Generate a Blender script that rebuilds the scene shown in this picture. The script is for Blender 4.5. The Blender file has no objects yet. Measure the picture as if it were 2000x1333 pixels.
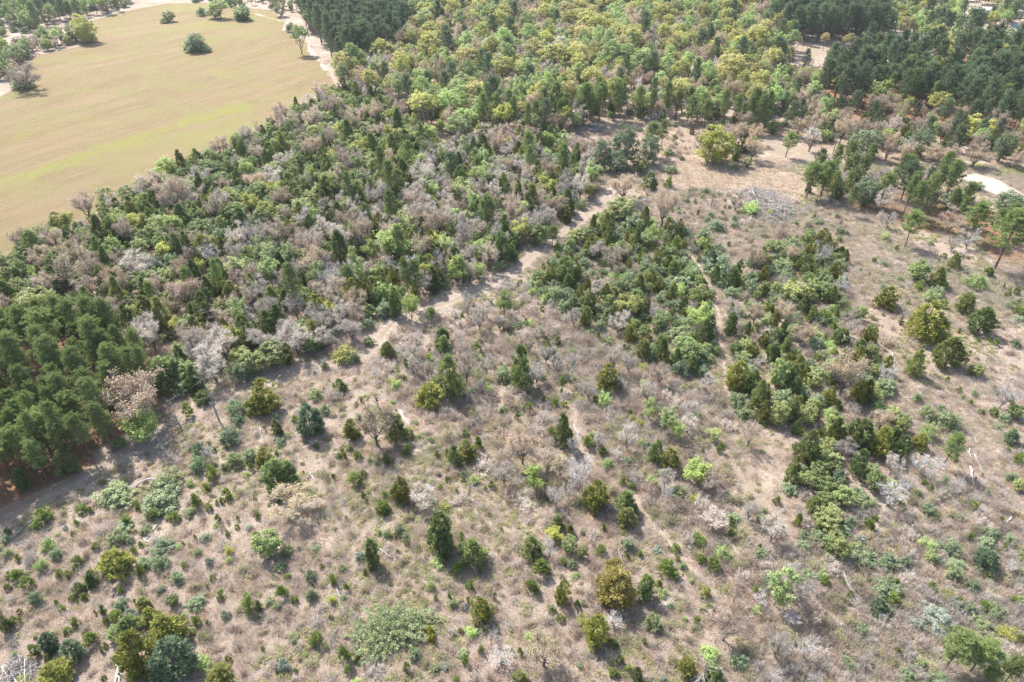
import bpy, math, random
import numpy as np
from math import radians, sin, cos, tan, sqrt, pi

random.seed(7)
RG = np.random.default_rng(11)
SC = bpy.context.scene
COL = SC.collection

# ------------------------------------------------------------------ camera, sky, sun, exposure
CAM_H, PITCH, FPX = 75.0, radians(36.0), 1333.0
cam = bpy.data.cameras.new('camera')
cam.lens, cam.sensor_width, cam.sensor_fit = 24.0, 36.0, 'HORIZONTAL'
cam.clip_start, cam.clip_end = 0.5, 9000.0
camo = bpy.data.objects.new('camera', cam)
camo.location = (0, 0, CAM_H)
camo.rotation_euler = (pi / 2 - PITCH, 0, 0)
COL.objects.link(camo)
SC.camera = camo

SUN_EL, SUN_AZ = radians(50.0), math.atan2(-0.64, 0.77)      # azimuth from +Y towards +X
world = bpy.data.worlds.new('World')
SC.world = world
world.use_nodes = True
wn = world.node_tree.nodes
sky = wn.new('ShaderNodeTexSky')
sky.sky_type = 'NISHITA'
sky.sun_disc = False
sky.sun_elevation = SUN_EL
sky.sun_rotation = SUN_AZ
sky.air_density, sky.dust_density = 1.0, 2.0
world.node_tree.links.new(sky.outputs[0], wn['Background'].inputs[0])
wn['Background'].inputs[1].default_value = 0.15

sun = bpy.data.lights.new('sun', 'SUN')
sun.energy, sun.angle, sun.color = 4.3, radians(0.8), (1.0, 0.97, 0.935)
suno = bpy.data.objects.new('sun', sun)
COL.objects.link(suno)
from mathutils import Vector
sd = Vector((sin(SUN_AZ) * cos(SUN_EL), cos(SUN_AZ) * cos(SUN_EL), sin(SUN_EL)))
suno.rotation_euler = sd.to_track_quat('Z', 'Y').to_euler()
suno.location = sd * 300

SC.view_settings.view_transform = 'Standard'
SC.view_settings.look = 'None'
SC.view_settings.exposure = 1.03
SC.view_settings.gamma = 1.0
SC.view_settings.use_curve_mapping = False
SC.cycles.max_bounces = 6
SC.cycles.diffuse_bounces = 3
SC.cycles.transmission_bounces = 3
SC.cycles.volume_bounces = 0
SC.cycles.transparent_max_bounces = 6
SC.cycles.use_adaptive_sampling = False
SC.cycles.use_denoising = True
SC.cycles.denoising_prefilter = 'NONE'
SC.cycles.denoising_input_passes = 'RGB_ALBEDO_NORMAL'

# ------------------------------------------------------------------ picture -> ground
def terrain(x, y):
    return 0.45 * np.sin(np.asarray(x) / 37.0 + 1.0) * np.cos(np.asarray(y) / 45.0) + 0.25 * np.sin(np.asarray(x) / 17.0 + np.asarray(y) / 23.0)

def ray(px, py):
    xc, yc = (px - 1000.0) / FPX, (666.5 - py) / FPX
    return (xc, cos(PITCH) + yc * sin(PITCH), -sin(PITCH) + yc * cos(PITCH))

def ground(px, py, z=0.0):
    """where the line of sight through a pixel of the photograph meets the ground (or a height z above it)"""
    d = ray(px, py)
    g = 0.0
    for _ in range(4):
        t = (g + z - CAM_H) / d[2]
        g = float(terrain(d[0] * t, d[1] * t))
    return d[0] * t, d[1] * t, t

def gpoly(pts):
    return np.array([ground(*p)[:2] for p in pts])

def inside(poly, x, y):
    x = np.asarray(x, float); y = np.asarray(y, float)
    r = np.zeros(x.shape, bool)
    n = len(poly)
    for i in range(n):
        x0, y0 = poly[i]; x1, y1 = poly[(i + 1) % n]
        c = ((y0 > y) != (y1 > y)) & (x < (x1 - x0) * (y - y0) / (y1 - y0 + 1e-12) + x0)
        r ^= c
    return r

def seg_dist(pl, x, y, closed=False):
    x = np.asarray(x, float); y = np.asarray(y, float)
    d = np.full(x.shape, 1e9)
    n = len(pl)
    for i in range(n if closed else n - 1):
        ax, ay = pl[i]; bx, by = pl[(i + 1) % n]
        vx, vy = bx - ax, by - ay
        t = np.clip(((x - ax) * vx + (y - ay) * vy) / (vx * vx + vy * vy + 1e-9), 0, 1)
        d = np.minimum(d, np.hypot(x - ax - t * vx, y - ay - t * vy))
    return d

def pd(pl, x, y, closed=False):
    d = 1e18
    n = len(pl)
    for i in range(n if closed else n - 1):
        ax, ay, vx, vy, q = SEG(pl, closed)[i]
        t = ((x - ax) * vx + (y - ay) * vy) / q
        t = 0.0 if t < 0 else (1.0 if t > 1 else t)
        e = (x - ax - t * vx) ** 2 + (y - ay - t * vy) ** 2
        if e < d:
            d = e
    return sqrt(d)
_SEG = {}
def SEG(pl, closed):
    k = id(pl)
    if k not in _SEG:
        n = len(pl); L = []
        for i in range(n):
            a, b = pl[i], pl[(i + 1) % n]
            vx, vy = float(b[0] - a[0]), float(b[1] - a[1])
            L.append((float(a[0]), float(a[1]), vx, vy, vx * vx + vy * vy + 1e-9))
        _SEG[k] = (L, [(float(p[0]), float(p[1])) for p in pl], pl)
    return _SEG[k][0]
def pin(poly, x, y):
    SEG(poly, True); P = _SEG[id(poly)][1]
    r = False; x0, y0 = P[-1]
    for x1, y1 in P:
        if (y0 > y) != (y1 > y) and x < (x1 - x0) * (y - y0) / (y1 - y0) + x0:
            r = not r
        x0, y0 = x1, y1
    return r

def vnoise(x, y, s, seed=0):
    """cheap smooth value noise on the ground plane"""
    x = np.asarray(x, float) / s + 1000; y = np.asarray(y, float) / s + 1000
    xi, yi = np.floor(x).astype(int), np.floor(y).astype(int)
    fx, fy = x - xi, y - yi
    fx, fy = fx * fx * (3 - 2 * fx), fy * fy * (3 - 2 * fy)
    def h(a, b):
        v = np.sin(a * 127.1 + b * 311.7 + seed * 74.7) * 43758.5453
        return v - np.floor(v)
    return (h(xi, yi) * (1 - fx) + h(xi + 1, yi) * fx) * (1 - fy) + (h(xi, yi + 1) * (1 - fx) + h(xi + 1, yi + 1) * fx) * fy

# ------------------------------------------------------------------ the lie of the land (pixel outlines of what is on the ground)
TRACK = gpoly([(-160, 1075), (-40, 1022), (60, 978), (150, 935), (230, 893), (320, 843), (400, 790), (480, 757), (540, 737), (600, 718), (680, 704), (720, 688), (744, 656), (765, 632), (820, 610), (880, 590), (950, 560), (1010, 525), (1060, 482), (1110, 447), (1150, 417), (1180, 392), (1200, 368), (1235, 345)])
TRACK2 = gpoly([(1235, 345), (1300, 332), (1400, 326), (1500, 322), (1560, 300), (1500, 280)])
FPATH = gpoly([(1350, 500), (1375, 540), (1398, 580), (1405, 640), (1412, 700), (1418, 760), (1425, 800)])
FPATH2 = gpoly([(1405, 860), (1440, 920), (1470, 960), (1520, 1010), (1545, 1040)])
RPATH = gpoly([(1850, 690), (1880, 770), (1915, 850), (1945, 900), (2010, 990)])
SPATH = gpoly([(1118, 800), (1130, 860), (1150, 900), (1240, 980), (1290, 1040), (1340, 1100), (1400, 1160)])
LPATH = gpoly([(425, 1230), (438, 1270), (450, 1333)])
FIELD_TRACK = gpoly([(500, 28), (560, 45), (556, 62), (600, 78), (606, 100), (625, 122), (645, 150)])
FAR_TRACK = gpoly([(150, 78), (250, 55), (330, 40), (400, 26), (520, 24)])
FIELD = gpoly([(-400, 620), (-100, 540), (0, 510), (60, 480), (130, 445), (220, 400), (290, 360), (370, 310), (450, 282), (520, 245), (565, 215), (620, 185), (655, 168), (640, 140), (618, 112), (600, 85), (560, 62), (556, 42), (530, 20), (480, 16), (400, 6), (320, 8), (230, 25), (160, 48), (130, 60), (192, 78), (150, 92), (60, 112), (52, 140), (20, 180), (0, 190), (-60, 230), (-300, 330)])
STRIPES = [(gpoly([(-60, 375), (20, 350), (100, 325), (180, 300), (260, 272), (330, 250), (400, 232), (480, 205)]), 3.6),
           (gpoly([(150, 118), (230, 112), (300, 98), (400, 88)]), 4.0),
           (gpoly([(330, 160), (420, 140), (520, 170)]), 4.0), (gpoly([(30, 270), (130, 230), (230, 245)]), 5.0),
           (gpoly([(230, 70), (330, 55), (450, 35)]), 5.0), (gpoly([(540, 205), (590, 175), (630, 150)]), 3.0)]
CLEARING = gpoly([(1290, 325), (1400, 318), (1520, 330), (1590, 352), (1600, 385), (1520, 372), (1420, 368), (1330, 372), (1290, 350)])
YARD = gpoly([(1480, 270), (1560, 284), (1640, 294), (1700, 312), (1660, 322), (1590, 318), (1520, 308), (1480, 290)])
SANDS = [gpoly([(1872, 345), (1905, 338), (1950, 352), (1998, 378), (2030, 400), (1950, 385), (1900, 365)]),
         gpoly([(525, 748), (545, 744), (552, 752), (530, 757)]), gpoly([(585, 737), (598, 735), (600, 741), (588, 742)]),
         gpoly([(772, 795), (786, 800), (800, 830), (790, 832), (776, 812)]),
         gpoly([(1290, 1170), (1310, 1165), (1318, 1185), (1296, 1190)])]
LITTER = [gpoly([(-150, 640), (120, 580), (330, 700), (350, 770), (240, 850), (160, 930), (0, 1000), (-160, 1060)]),
          gpoly([(1560, 340), (1700, 350), (2050, 440), (2100, 560), (1980, 540), (1880, 470), (1760, 440), (1650, 410)]),
          gpoly([(1590, 130), (2050, 100), (2100, 300), (1850, 270), (1620, 230)])]
YARDGRASS = [gpoly([(1680, 92), (1760, 88), (1800, 95), (1790, 110), (1700, 108)]), gpoly([(1900, 70), (2060, 72), (2060, 95), (1960, 92)]),
             gpoly([(1860, 330), (1900, 318), (2060, 340), (2060, 365), (1950, 345)])]
BROWNFIELD = gpoly([(1535, 86), (1670, 88), (1680, 106), (1560, 112), (1530, 105)])
DRIVE = gpoly([(1872, 36), (1884, 20), (1925, 20), (1928, 36), (1900, 42), (1886, 48)])

# ------------------------------------------------------------------ materials
def new_mat(name):
    m = bpy.data.materials.new(name)
    m.use_nodes = True
    nt = m.node_tree
    for n in list(nt.nodes):
        nt.nodes.remove(n)
    return m, nt

def N(nt, t, **kw):
    n = nt.nodes.new(t)
    for k, v in kw.items():
        if k.startswith('i_'):
            key = k[2:]
            n.inputs[int(key) if key.isdigit() else key].default_value = v
        else:
            setattr(n, k, v)
    return n

def mixc(nt, fac, a, b, blend='MIX'):
    n = nt.nodes.new('ShaderNodeMix')
    n.data_type = 'RGBA'
    n.blend_type = blend
    for sock, val in ((0, fac), (6, a), (7, b)):
        if hasattr(val, 'is_output'):
            nt.links.new(val, n.inputs[sock])
        elif isinstance(val, (int, float)):
            n.inputs[sock].default_value = val
        else:
            n.inputs[sock].default_value = (*val, 1)
    return n.outputs[2]

def ramp(nt, src, lo, hi):
    n = N(nt, 'ShaderNodeMapRange', interpolation_type='SMOOTHSTEP')
    n.inputs[1].default_value, n.inputs[2].default_value = lo, hi
    nt.links.new(src, n.inputs[0])
    return n.outputs[0]

def noise(nt, vec, scale, detail=4.0, rough=0.55):
    n = N(nt, 'ShaderNodeTexNoise')
    n.inputs['Scale'].default_value = scale
    n.inputs['Detail'].default_value = detail
    n.inputs['Roughness'].default_value = rough
    nt.links.new(vec, n.inputs['Vector'])
    return n.outputs[0]

MATS = {}
LEAF = 2.0
def leaf_mat(name, a, b, c=None, trans=0.3, rough=0.6, val=0.25):
    """a, b: two leaf colours mixed leaf by leaf; c: a third one some plants lean to"""
    k = 1.6 if 'twigs' in name else 1.2 if ('grass' in name or 'buds' in name) else 1.2 if 'yellow_leaves' in name else 1.25 if ('lime' in name or 'yellow' in name or 'gold' in name or 'olive_leaves' in name or 'silver' in name) else 2.5 if ('pine' in name or 'cedar' in name) else LEAF
    a, b = tuple(min(.8, q * k) for q in a), tuple(min(.8, q * k) for q in b)
    c = c and tuple(min(.8, q * k) for q in c)
    m, nt = new_mat(name)
    at = N(nt, 'ShaderNodeAttribute', attribute_name='v')
    oi = N(nt, 'ShaderNodeObjectInfo')
    col = mixc(nt, at.outputs['Fac'], a, b)
    if c is not None:
        col = mixc(nt, ramp(nt, oi.outputs['Random'], 0.35, 1.0), col, c)
    hv = N(nt, 'ShaderNodeHueSaturation')
    mr = N(nt, 'ShaderNodeMath', operation='MULTIPLY_ADD')
    mw = N(nt, 'ShaderNodeMath', operation='FRACT')
    mm = N(nt, 'ShaderNodeMath', operation='MULTIPLY', i_1=7.31)
    nt.links.new(oi.outputs['Random'], mm.inputs[0]); nt.links.new(mm.outputs[0], mw.inputs[0])
    nt.links.new(mw.outputs[0], mr.inputs[0])
    mr.inputs[1].default_value, mr.inputs[2].default_value = 2 * val, 1 - val
    nt.links.new(mr.outputs[0], hv.inputs['Value'])
    nt.links.new(col, hv.inputs['Color'])
    d = N(nt, 'ShaderNodeBsdfPrincipled')
    d.inputs['Roughness'].default_value = rough
    d.inputs['Specular IOR Level'].default_value = 0.35
    nt.links.new(hv.outputs[0], d.inputs['Base Color'])
    t = N(nt, 'ShaderNodeBsdfTranslucent')
    nt.links.new(hv.outputs[0], t.inputs['Color'])
    mx = N(nt, 'ShaderNodeMixShader', i_0=trans)
    nt.links.new(d.outputs[0], mx.inputs[1]); nt.links.new(t.outputs[0], mx.inputs[2])
    o = N(nt, 'ShaderNodeOutputMaterial')
    nt.links.new(mx.outputs[0], o.inputs[0])
    MATS[name] = m

def bark_mat(name, a, b, scale=6.0):
    m, nt = new_mat(name)
    tc = N(nt, 'ShaderNodeTexCoord')
    oi = N(nt, 'ShaderNodeObjectInfo')
    f = noise(nt, tc.outputs['Object'], scale, 3)
    col = mixc(nt, ramp(nt, f, 0.3, 0.7), a, b)
    hv = N(nt, 'ShaderNodeHueSaturation')
    mr = N(nt, 'ShaderNodeMath', operation='MULTIPLY_ADD', i_1=0.5, i_2=0.75)
    nt.links.new(oi.outputs['Random'], mr.inputs[0]); nt.links.new(mr.outputs[0], hv.inputs['Value'])
    nt.links.new(col, hv.inputs['Color'])
    d = N(nt, 'ShaderNodeBsdfPrincipled')
    d.inputs['Roughness'].default_value = 0.85
    nt.links.new(hv.outputs[0], d.inputs['Base Color'])
    o = N(nt, 'ShaderNodeOutputMaterial')
    nt.links.new(d.outputs[0], o.inputs[0])
    MATS[name] = m

leaf_mat('pine_needles', (.072, .100, .034), (.150, .175, .062), (.100, .125, .044), .34)
leaf_mat('pine_needles_dark', (.048, .070, .038), (.104, .128, .064), (.072, .092, .046), .3)
leaf_mat('cedar_foliage', (.052, .074, .027), (.118, .142, .050), (.12, .126, .042), .3, .65)
leaf_mat('cedar_blue', (.050, .074, .042), (.105, .132, .076), None, .28)
leaf_mat('cedar_olive', (.085, .095, .022), (.17, .165, .040), (.11, .11, .03), .22)
leaf_mat('cedar_gold', (.155, .130, .035), (.255, .215, .065), None, .22)
leaf_mat('sapling_foliage', (.070, .105, .022), (.150, .180, .042), (.105, .13, .03), .32)
leaf_mat('sapling_gold', (.24, .22, .02), (.36, .33, .04), None, .3)
leaf_mat('shrub_bluegreen', (.100, .135, .074), (.205, .240, .132), (.160, .180, .082), .3, .55)
leaf_mat('shrub_silver', (.22, .25, .19), (.34, .37, .29), (.24, .26, .18), .25)
leaf_mat('shrub_palemound', (.125, .155, .072), (.235, .265, .130), None, .25)
leaf_mat('glossy_green', (.078, .108, .036), (.180, .215, .075), (.200, .212, .080), .35, .45)
leaf_mat('lime_leaves', (.22, .29, .070), (.36, .42, .135), (.33, .36, .15), .42)
leaf_mat('yellow_leaves', (.33, .35, .070), (.47, .47, .130), (.40, .40, .13), .42)
leaf_mat('pale_leaves', (.165, .220, .080), (.265, .315, .125), (.215, .245, .115), .42)
leaf_mat('olive_leaves', (.32, .325, .095), (.48, .47, .16), (.45, .41, .18), .44)
leaf_mat('tan_buds', (.34, .255, .15), (.46, .36, .21), (.40, .29, .20), .3)
leaf_mat('yellow_buds', (.33, .28, .14), (.42, .36, .18), None, .3)
leaf_mat('twigs_brown', (.26, .21, .168), (.385, .32, .262), (.34, .285, .23), .38, .9)
leaf_mat('twigs_grey', (.31, .275, .24), (.45, .41, .365), (.385, .345, .30), .38, .9)
leaf_mat('twigs_white', (.29, .27, .25), (.42, .40, .375), None, .2, .9)
leaf_mat('grass_dry', (.46, .36, .25), (.62, .51, .37), (.52, .41, .30), .35, .9)
leaf_mat('grass_green', (.21, .22, .085), (.33, .34, .15), (.30, .28, .13), .35, .8)
bark_mat('bark_pine', (.10, .075, .06), (.20, .15, .12))
bark_mat('bark_oak', (.085, .072, .062), (.19, .165, .145))
bark_mat('bark_grey', (.22, .20, .18), (.38, .35, .32))
bark_mat('bark_white', (.42, .39, .36), (.60, .57, .53))
bark_mat('post_wood', (.20, .165, .13), (.32, .27, .22))

def plain_mat(name, a, b, scale, rough=0.7, metal=0.0):
    m, nt = new_mat(name)
    tc = N(nt, 'ShaderNodeTexCoord')
    f = noise(nt, tc.outputs['Object'], scale, 4)
    d = N(nt, 'ShaderNodeBsdfPrincipled')
    d.inputs['Roughness'].default_value = rough
    d.inputs['Metallic'].default_value = metal
    nt.links.new(mixc(nt, ramp(nt, f, .3, .7), a, b), d.inputs['Base Color'])
    o = N(nt, 'ShaderNodeOutputMaterial')
    nt.links.new(d.outputs[0], o.inputs[0])
    MATS[name] = m
plain_mat('white_wall', (.72, .70, .66), (.82, .80, .77), 1.5)
plain_mat('white_roof', (.74, .74, .73), (.84, .84, .84), .8, .5)
plain_mat('grey_roof', (.34, .34, .35), (.44, .44, .46), 2.0)
plain_mat('brown_roof', (.24, .17, .13), (.32, .24, .19), 2.0)
plain_mat('window_glass', (.03, .035, .04), (.06, .07, .08), .5, .15)
plain_mat('door_paint', (.18, .10, .07), (.24, .14, .10), 2.0)

# ground: cover masks (what grows or lies where) come with the mesh as attributes
gm, nt = new_mat('ground_cover')
geo = N(nt, 'ShaderNodeNewGeometry')
P = geo.outputs['Position']
def attr(nm):
    return N(nt, 'ShaderNodeAttribute', attribute_name=nm).outputs['Fac']
n1, n2, n3, n4 = noise(nt, P, .06, 5), noise(nt, P, .45, 6, .65), noise(nt, P, 2.2, 6, .7), noise(nt, P, 9.0, 5, .75)
col = mixc(nt, ramp(nt, n2, .35, .65), (.36, .272, .212), (.51, .405, .325))
n0 = noise(nt, P, .11, 6, .62)
col = mixc(nt, ramp(nt, n1, .42, .62), col, (.45, .355, .285))
col = mixc(nt, ramp(nt, n0, .55, .66), col, (.60, .50, .385))
col = mixc(nt, ramp(nt, n0, .46, .36), col, (.31, .225, .17))
no = noise(nt, P, .23, 6, .65)
col = mixc(nt, ramp(nt, no, .58, .70), col, (.46, .31, .205))
col = mixc(nt, ramp(nt, n3, .52, .72), col, (.25, .18, .135))
col = mixc(nt, ramp(nt, n4, .50, .75), col, (.60, .50, .39))
n5 = noise(nt, P, .9, 5, .7)
gr = N(nt, 'ShaderNodeMath', operation='MULTIPLY')
nt.links.new(ramp(nt, n5, .53, .68), gr.inputs[0]); gr.inputs[1].default_value = .6
col = mixc(nt, gr.outputs[0], col, (.235, .225, .095))
lit = mixc(nt, ramp(nt, n3, .35, .7), (.36, .20, .115), (.25, .145, .09))
def masked(mask, col, other, spread=.5, tex=None):
    s = N(nt, 'ShaderNodeMath', operation='MULTIPLY_ADD')
    nt.links.new(tex or n3, s.inputs[0]); s.inputs[1].default_value = spread
    nt.links.new(mask, s.inputs[2])
    return mixc(nt, ramp(nt, s.outputs[0], .5 + spread * .5 - .22, .5 + spread * .5 + .22), col, other)
col = masked(attr('litter'), col, lit, .7)
tanc = mixc(nt, ramp(nt, n2, .35, .7), (.40, .31, .23), (.34, .265, .19))
tanc = mixc(nt, ramp(nt, n4, .5, .8), tanc, (.60, .50, .38))
col = masked(attr('tan'), col, tanc, .9)
_a, _b = np.array(ground(-60, 375)[:2]), np.array(ground(480, 205)[:2])
_u = (_b - _a) / np.linalg.norm(_b - _a)
def along(dx, dy, k):
    n = N(nt, 'ShaderNodeVectorMath', operation='DOT_PRODUCT'); nt.links.new(P, n.inputs[0]); n.inputs[1].default_value = (dx * k, dy * k, 0)
    return n.outputs['Value']
cx = N(nt, 'ShaderNodeCombineXYZ'); nt.links.new(along(_u[0], _u[1], .016), cx.inputs[0]); nt.links.new(along(-_u[1], _u[0], .10), cx.inputs[1])
nf = noise(nt, cx.outputs[0], 1.0, 7, .65)
cy = N(nt, 'ShaderNodeCombineXYZ'); nt.links.new(along(_u[0], _u[1], .05), cy.inputs[0]); nt.links.new(along(-_u[1], _u[0], .9), cy.inputs[1])
nm_ = noise(nt, cy.outputs[0], 1.0, 6, .7)
nl = noise(nt, P, .017, 4, .55)
fld = mixc(nt, ramp(nt, nf, .35, .68), (.25, .188, .094), (.315, .228, .130))
fld = mixc(nt, ramp(nt, n1, .45, .65), fld, (.265, .225, .100))
fld = mixc(nt, ramp(nt, nm_, .5, .72), fld, (.35, .27, .16))
fld = mixc(nt, ramp(nt, n2, .56, .74), fld, (.25, .215, .095))
fld = mixc(nt, ramp(nt, n4, .5, .85), fld, (.37, .29, .18))
fld = mixc(nt, ramp(nt, n3, .56, .8), fld, (.235, .18, .10))
fld = mixc(nt, ramp(nt, nl, .50, .68), fld, mixc(nt, nm_, (.245, .225, .085), (.31, .27, .115)))
fld = masked(attr('green'), fld, mixc(nt, n3, (.25, .245, .070), (.30, .27, .10)), .5, n2)
col = masked(attr('field'), col, fld, .25)
col = masked(attr('lawn'), col, mixc(nt, n3, (.25, .28, .07), (.37, .37, .13)), .4)
snd = mixc(nt, ramp(nt, n3, .3, .7), (.50, .40, .31), (.66, .56, .46))
snd = mixc(nt, ramp(nt, n4, .45, .8), snd, (.40, .31, .23))
col = masked(attr('sand'), col, snd, .75)
col = masked(attr('white'), col, mixc(nt, n3, (.50, .43, .35), (.62, .55, .47)), .5)
bs = N(nt, 'ShaderNodeBsdfPrincipled')
bs.inputs['Roughness'].default_value = .95
bs.inputs['Specular IOR Level'].default_value = .1
nt.links.new(col, bs.inputs['Base Color'])
bm_ = N(nt, 'ShaderNodeBump'); bm_.inputs['Strength'].default_value = .9; bm_.inputs['Distance'].default_value = .35
ad = N(nt, 'ShaderNodeMath', operation='ADD'); nt.links.new(n3, ad.inputs[0]); nt.links.new(n4, ad.inputs[1])
nt.links.new(ad.outputs[0], bm_.inputs['Height']); nt.links.new(bm_.outputs[0], bs.inputs['Normal'])
o = N(nt, 'ShaderNodeOutputMaterial'); nt.links.new(bs.outputs[0], o.inputs[0])
MATS['ground_cover'] = gm

# ------------------------------------------------------------------ mesh collecting
class MB:
    def __init__(s):
        s.V, s.F, s.M, s.A, s.n, s.mats = [], [], [], [], 0, []
    def add(s, verts, faces, mat, v=None):
        verts = np.asarray(verts, float).reshape(-1, 3); faces = np.asarray(faces, int)
        if not len(verts):
            return
        if mat not in s.mats:
            s.mats.append(mat)
        s.V.append(verts); s.F.append(faces + s.n)
        s.M.append(np.full(len(faces), s.mats.index(mat)))
        s.A.append(np.full(len(verts), .5) if v is None else np.asarray(v, float))
        s.n += len(verts)
    def merge(s, o):
        for V, F, M, A, off in zip(o.V, o.F, o.M, o.A, np.cumsum([0] + [len(v) for v in o.V[:-1]])):
            s.add(V, F - off, o.mats[M[0]], A)
    def mesh(s, name):
        me = bpy.data.meshes.new(name)
        V = np.concatenate(s.V)
        me.vertices.add(len(V)); me.vertices.foreach_set('co', V.ravel())
        tot = np.concatenate([np.full(len(f), f.shape[1]) for f in s.F])
        loops = np.concatenate([f.ravel() for f in s.F])
        me.loops.add(len(loops)); me.loops.foreach_set('vertex_index', loops)
        me.polygons.add(len(tot))
        me.polygons.foreach_set('loop_start', np.concatenate([[0], np.cumsum(tot)[:-1]]))
        me.polygons.foreach_set('material_index', np.concatenate(s.M))
        a = me.attributes.new('v', 'FLOAT', 'POINT')
        a.data.foreach_set('value', np.concatenate(s.A))
        for m in s.mats:
            me.materials.append(MATS[m])
        me.update(calc_edges=True)
        return me

def nrm(a):
    return a / (np.linalg.norm(a, axis=-1, keepdims=True) + 1e-9)
def rdirs(r, n):
    return nrm(r.normal(size=(n, 3)))
UP = np.array([0, 0, 1.0])

def leaves(mb, r, P, out, L, W, mat, v, a=.7, b=.45, c=.7):
    n = len(P)
    nn = nrm(out * a + UP * b + rdirs(r, n) * c)
    t = nrm(np.cross(nn, rdirs(r, n)))
    bb = np.cross(nn, t)
    s = r.uniform(.7, 1.3, (n, 1))
    q = np.stack([P - t * L * s / 2, P + bb * W * s / 2, P + t * L * s / 2, P - bb * W * s / 2], 1)
    mb.add(q.reshape(-1, 3), np.arange(n * 4).reshape(n, 4), mat, np.repeat(v, 4))

def slivers(mb, r, base, tip, w, mat, v):
    n = len(base)
    s = nrm(np.cross(tip - base, rdirs(r, n))) * np.reshape(w, (-1, 1)) / 2
    q = np.stack([base - s, base + s, tip], 1)
    mb.add(q.reshape(-1, 3), np.arange(n * 3).reshape(n, 3), mat, np.repeat(v, 3))

def tube(mb, pts, rad, k, mat):
    pts = np.asarray(pts, float); m = len(pts)
    d = nrm(np.gradient(pts, axis=0))
    ref = np.where(np.abs(d[:, 2:3]) > .9, np.array([[1., 0, 0]]), np.array([[0, 0, 1.]]))
    u = nrm(np.cross(d, ref)); w = np.cross(d, u)
    a = np.arange(k) * 2 * pi / k
    rad = np.asarray(rad, float).reshape(-1, 1, 1)
    ring = pts[:, None] + rad * (np.cos(a)[None, :, None] * u[:, None] + np.sin(a)[None, :, None] * w[:, None])
    F = []
    for i in range(m - 1):
        for j in range(k):
            F.append((i * k + j, i * k + (j + 1) % k, (i + 1) * k + (j + 1) % k, (i + 1) * k + j))
    mb.add(ring.reshape(-1, 3), F, mat, np.full(m * k, .5))

def clumps(mb, r, C, rad, per, L, W, mat, flat=.8, up=.45, zmin=.03):
    K = len(C)
    rad = np.broadcast_to(rad, (K,))
    d = rdirs(r, K * per)
    d[:, 2] = np.where(d[:, 2] < -.3, -d[:, 2], d[:, 2])
    rr = np.repeat(rad, per) * r.uniform(.55, 1.05, K * per)
    off = d * rr[:, None]; off[:, 2] *= flat
    P = np.repeat(C, per, 0) + off
    v = np.clip(np.repeat(r.uniform(0, 1, K), per) * .55 + r.uniform(0, .45, K * per), 0, 1)
    ok = P[:, 2] > zmin
    leaves(mb, r, P[ok], d[ok], L, W, mat, v[ok], b=up)

# ------------------------------------------------------------------ plants, each in metres at its usual size
def wobble(r, a, b, n, amp):
    t = np.linspace(0, 1, n)[:, None]
    p = a + (b - a) * t
    j = r.normal(size=(n, 3)) * amp; j[0] = 0; j[-1] = 0
    return p + j

def skeleton(r, h, W, c0, wood, limbmat, nl, n2, n3, ntw, twl, tww, mat_tw, trunk_r, lean=.3, spread=1.0):
    """trunk with limbs (one part) and branches with twigs (another); returns the twig tips too"""
    tr, cr = MB(), MB()
    fork = np.array([r.normal() * .15, r.normal() * .15, h * max(c0, .12)])
    tube(tr, wobble(r, np.array([0, 0, -.25]), fork, 5, .04 * h * .2), np.linspace(trunk_r * 1.25, trunk_r * .8, 5), 7, wood)
    tips, tipd = [], []
    for i in range(nl):
        az = 2 * pi * (i + r.uniform(-.35, .35)) / nl
        el = r.uniform(.12, 1.0) if i else 1.35
        rad = W / 2 * .72 * cos(el) ** .5 * r.uniform(.8, 1.05) * spread
        end = np.array([cos(az) * rad, sin(az) * rad, h * c0 + (h * (1 - c0)) * (.28 + .55 * sin(el)) * r.uniform(.9, 1.05)])
        lp = wobble(r, fork - UP * r.uniform(0, .12) * h, end, 6, .035 * W)
        lp[1:4, 2] -= lean * .05 * h * np.array([.6, 1, .6])
        tube(tr, lp, np.linspace(trunk_r * .55, trunk_r * .16, 6), 5, wood)
        for j in range(n2):
            s = r.uniform(.3, 1.0); k = s * 5; a0 = lp[int(k)] + (lp[min(int(k) + 1, 5)] - lp[int(k)]) * (k % 1)
            out = nrm(nrm(lp[5] - lp[0]) * .8 + nrm(a0 - np.array([0, 0, h * c0 * .8])) * .7 + rdirs(r, 1)[0] * .9 + UP * .25)
            e2 = a0 + out * W * r.uniform(.13, .24)
            bp = wobble(r, a0, e2, 4, .012 * W)
            tube(cr, bp, np.linspace(trunk_r * .2, trunk_r * .07, 4), 4, limbmat)
            for q in range(n3):
                s3 = r.uniform(.25, 1.0); k = s3 * 3; a1 = bp[int(k)] + (bp[min(int(k) + 1, 3)] - bp[int(k)]) * (k % 1)
                o3 = nrm(out * .6 + rdirs(r, 1)[0] * .95 + UP * .35)
                e3 = a1 + o3 * W * r.uniform(.07, .14)
                slivers(cr, r, a1[None], e3[None], [trunk_r * .16], limbmat, np.array([.4]))
                b = a1 + (e3 - a1) * r.uniform(.2, 1, (ntw, 1))
                td = nrm(o3 * .7 + rdirs(r, ntw) * .8 + UP * .25)
                tip = b + td * twl * r.uniform(.5, 1.2, (ntw, 1))
                slivers(cr, r, b, tip, tww * r.uniform(.7, 1.3, ntw), mat_tw, r.uniform(0, 1, ntw))
                tips.append(tip); tipd.append(td)
    return tr, cr, np.concatenate(tips), np.concatenate(tipd)

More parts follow.
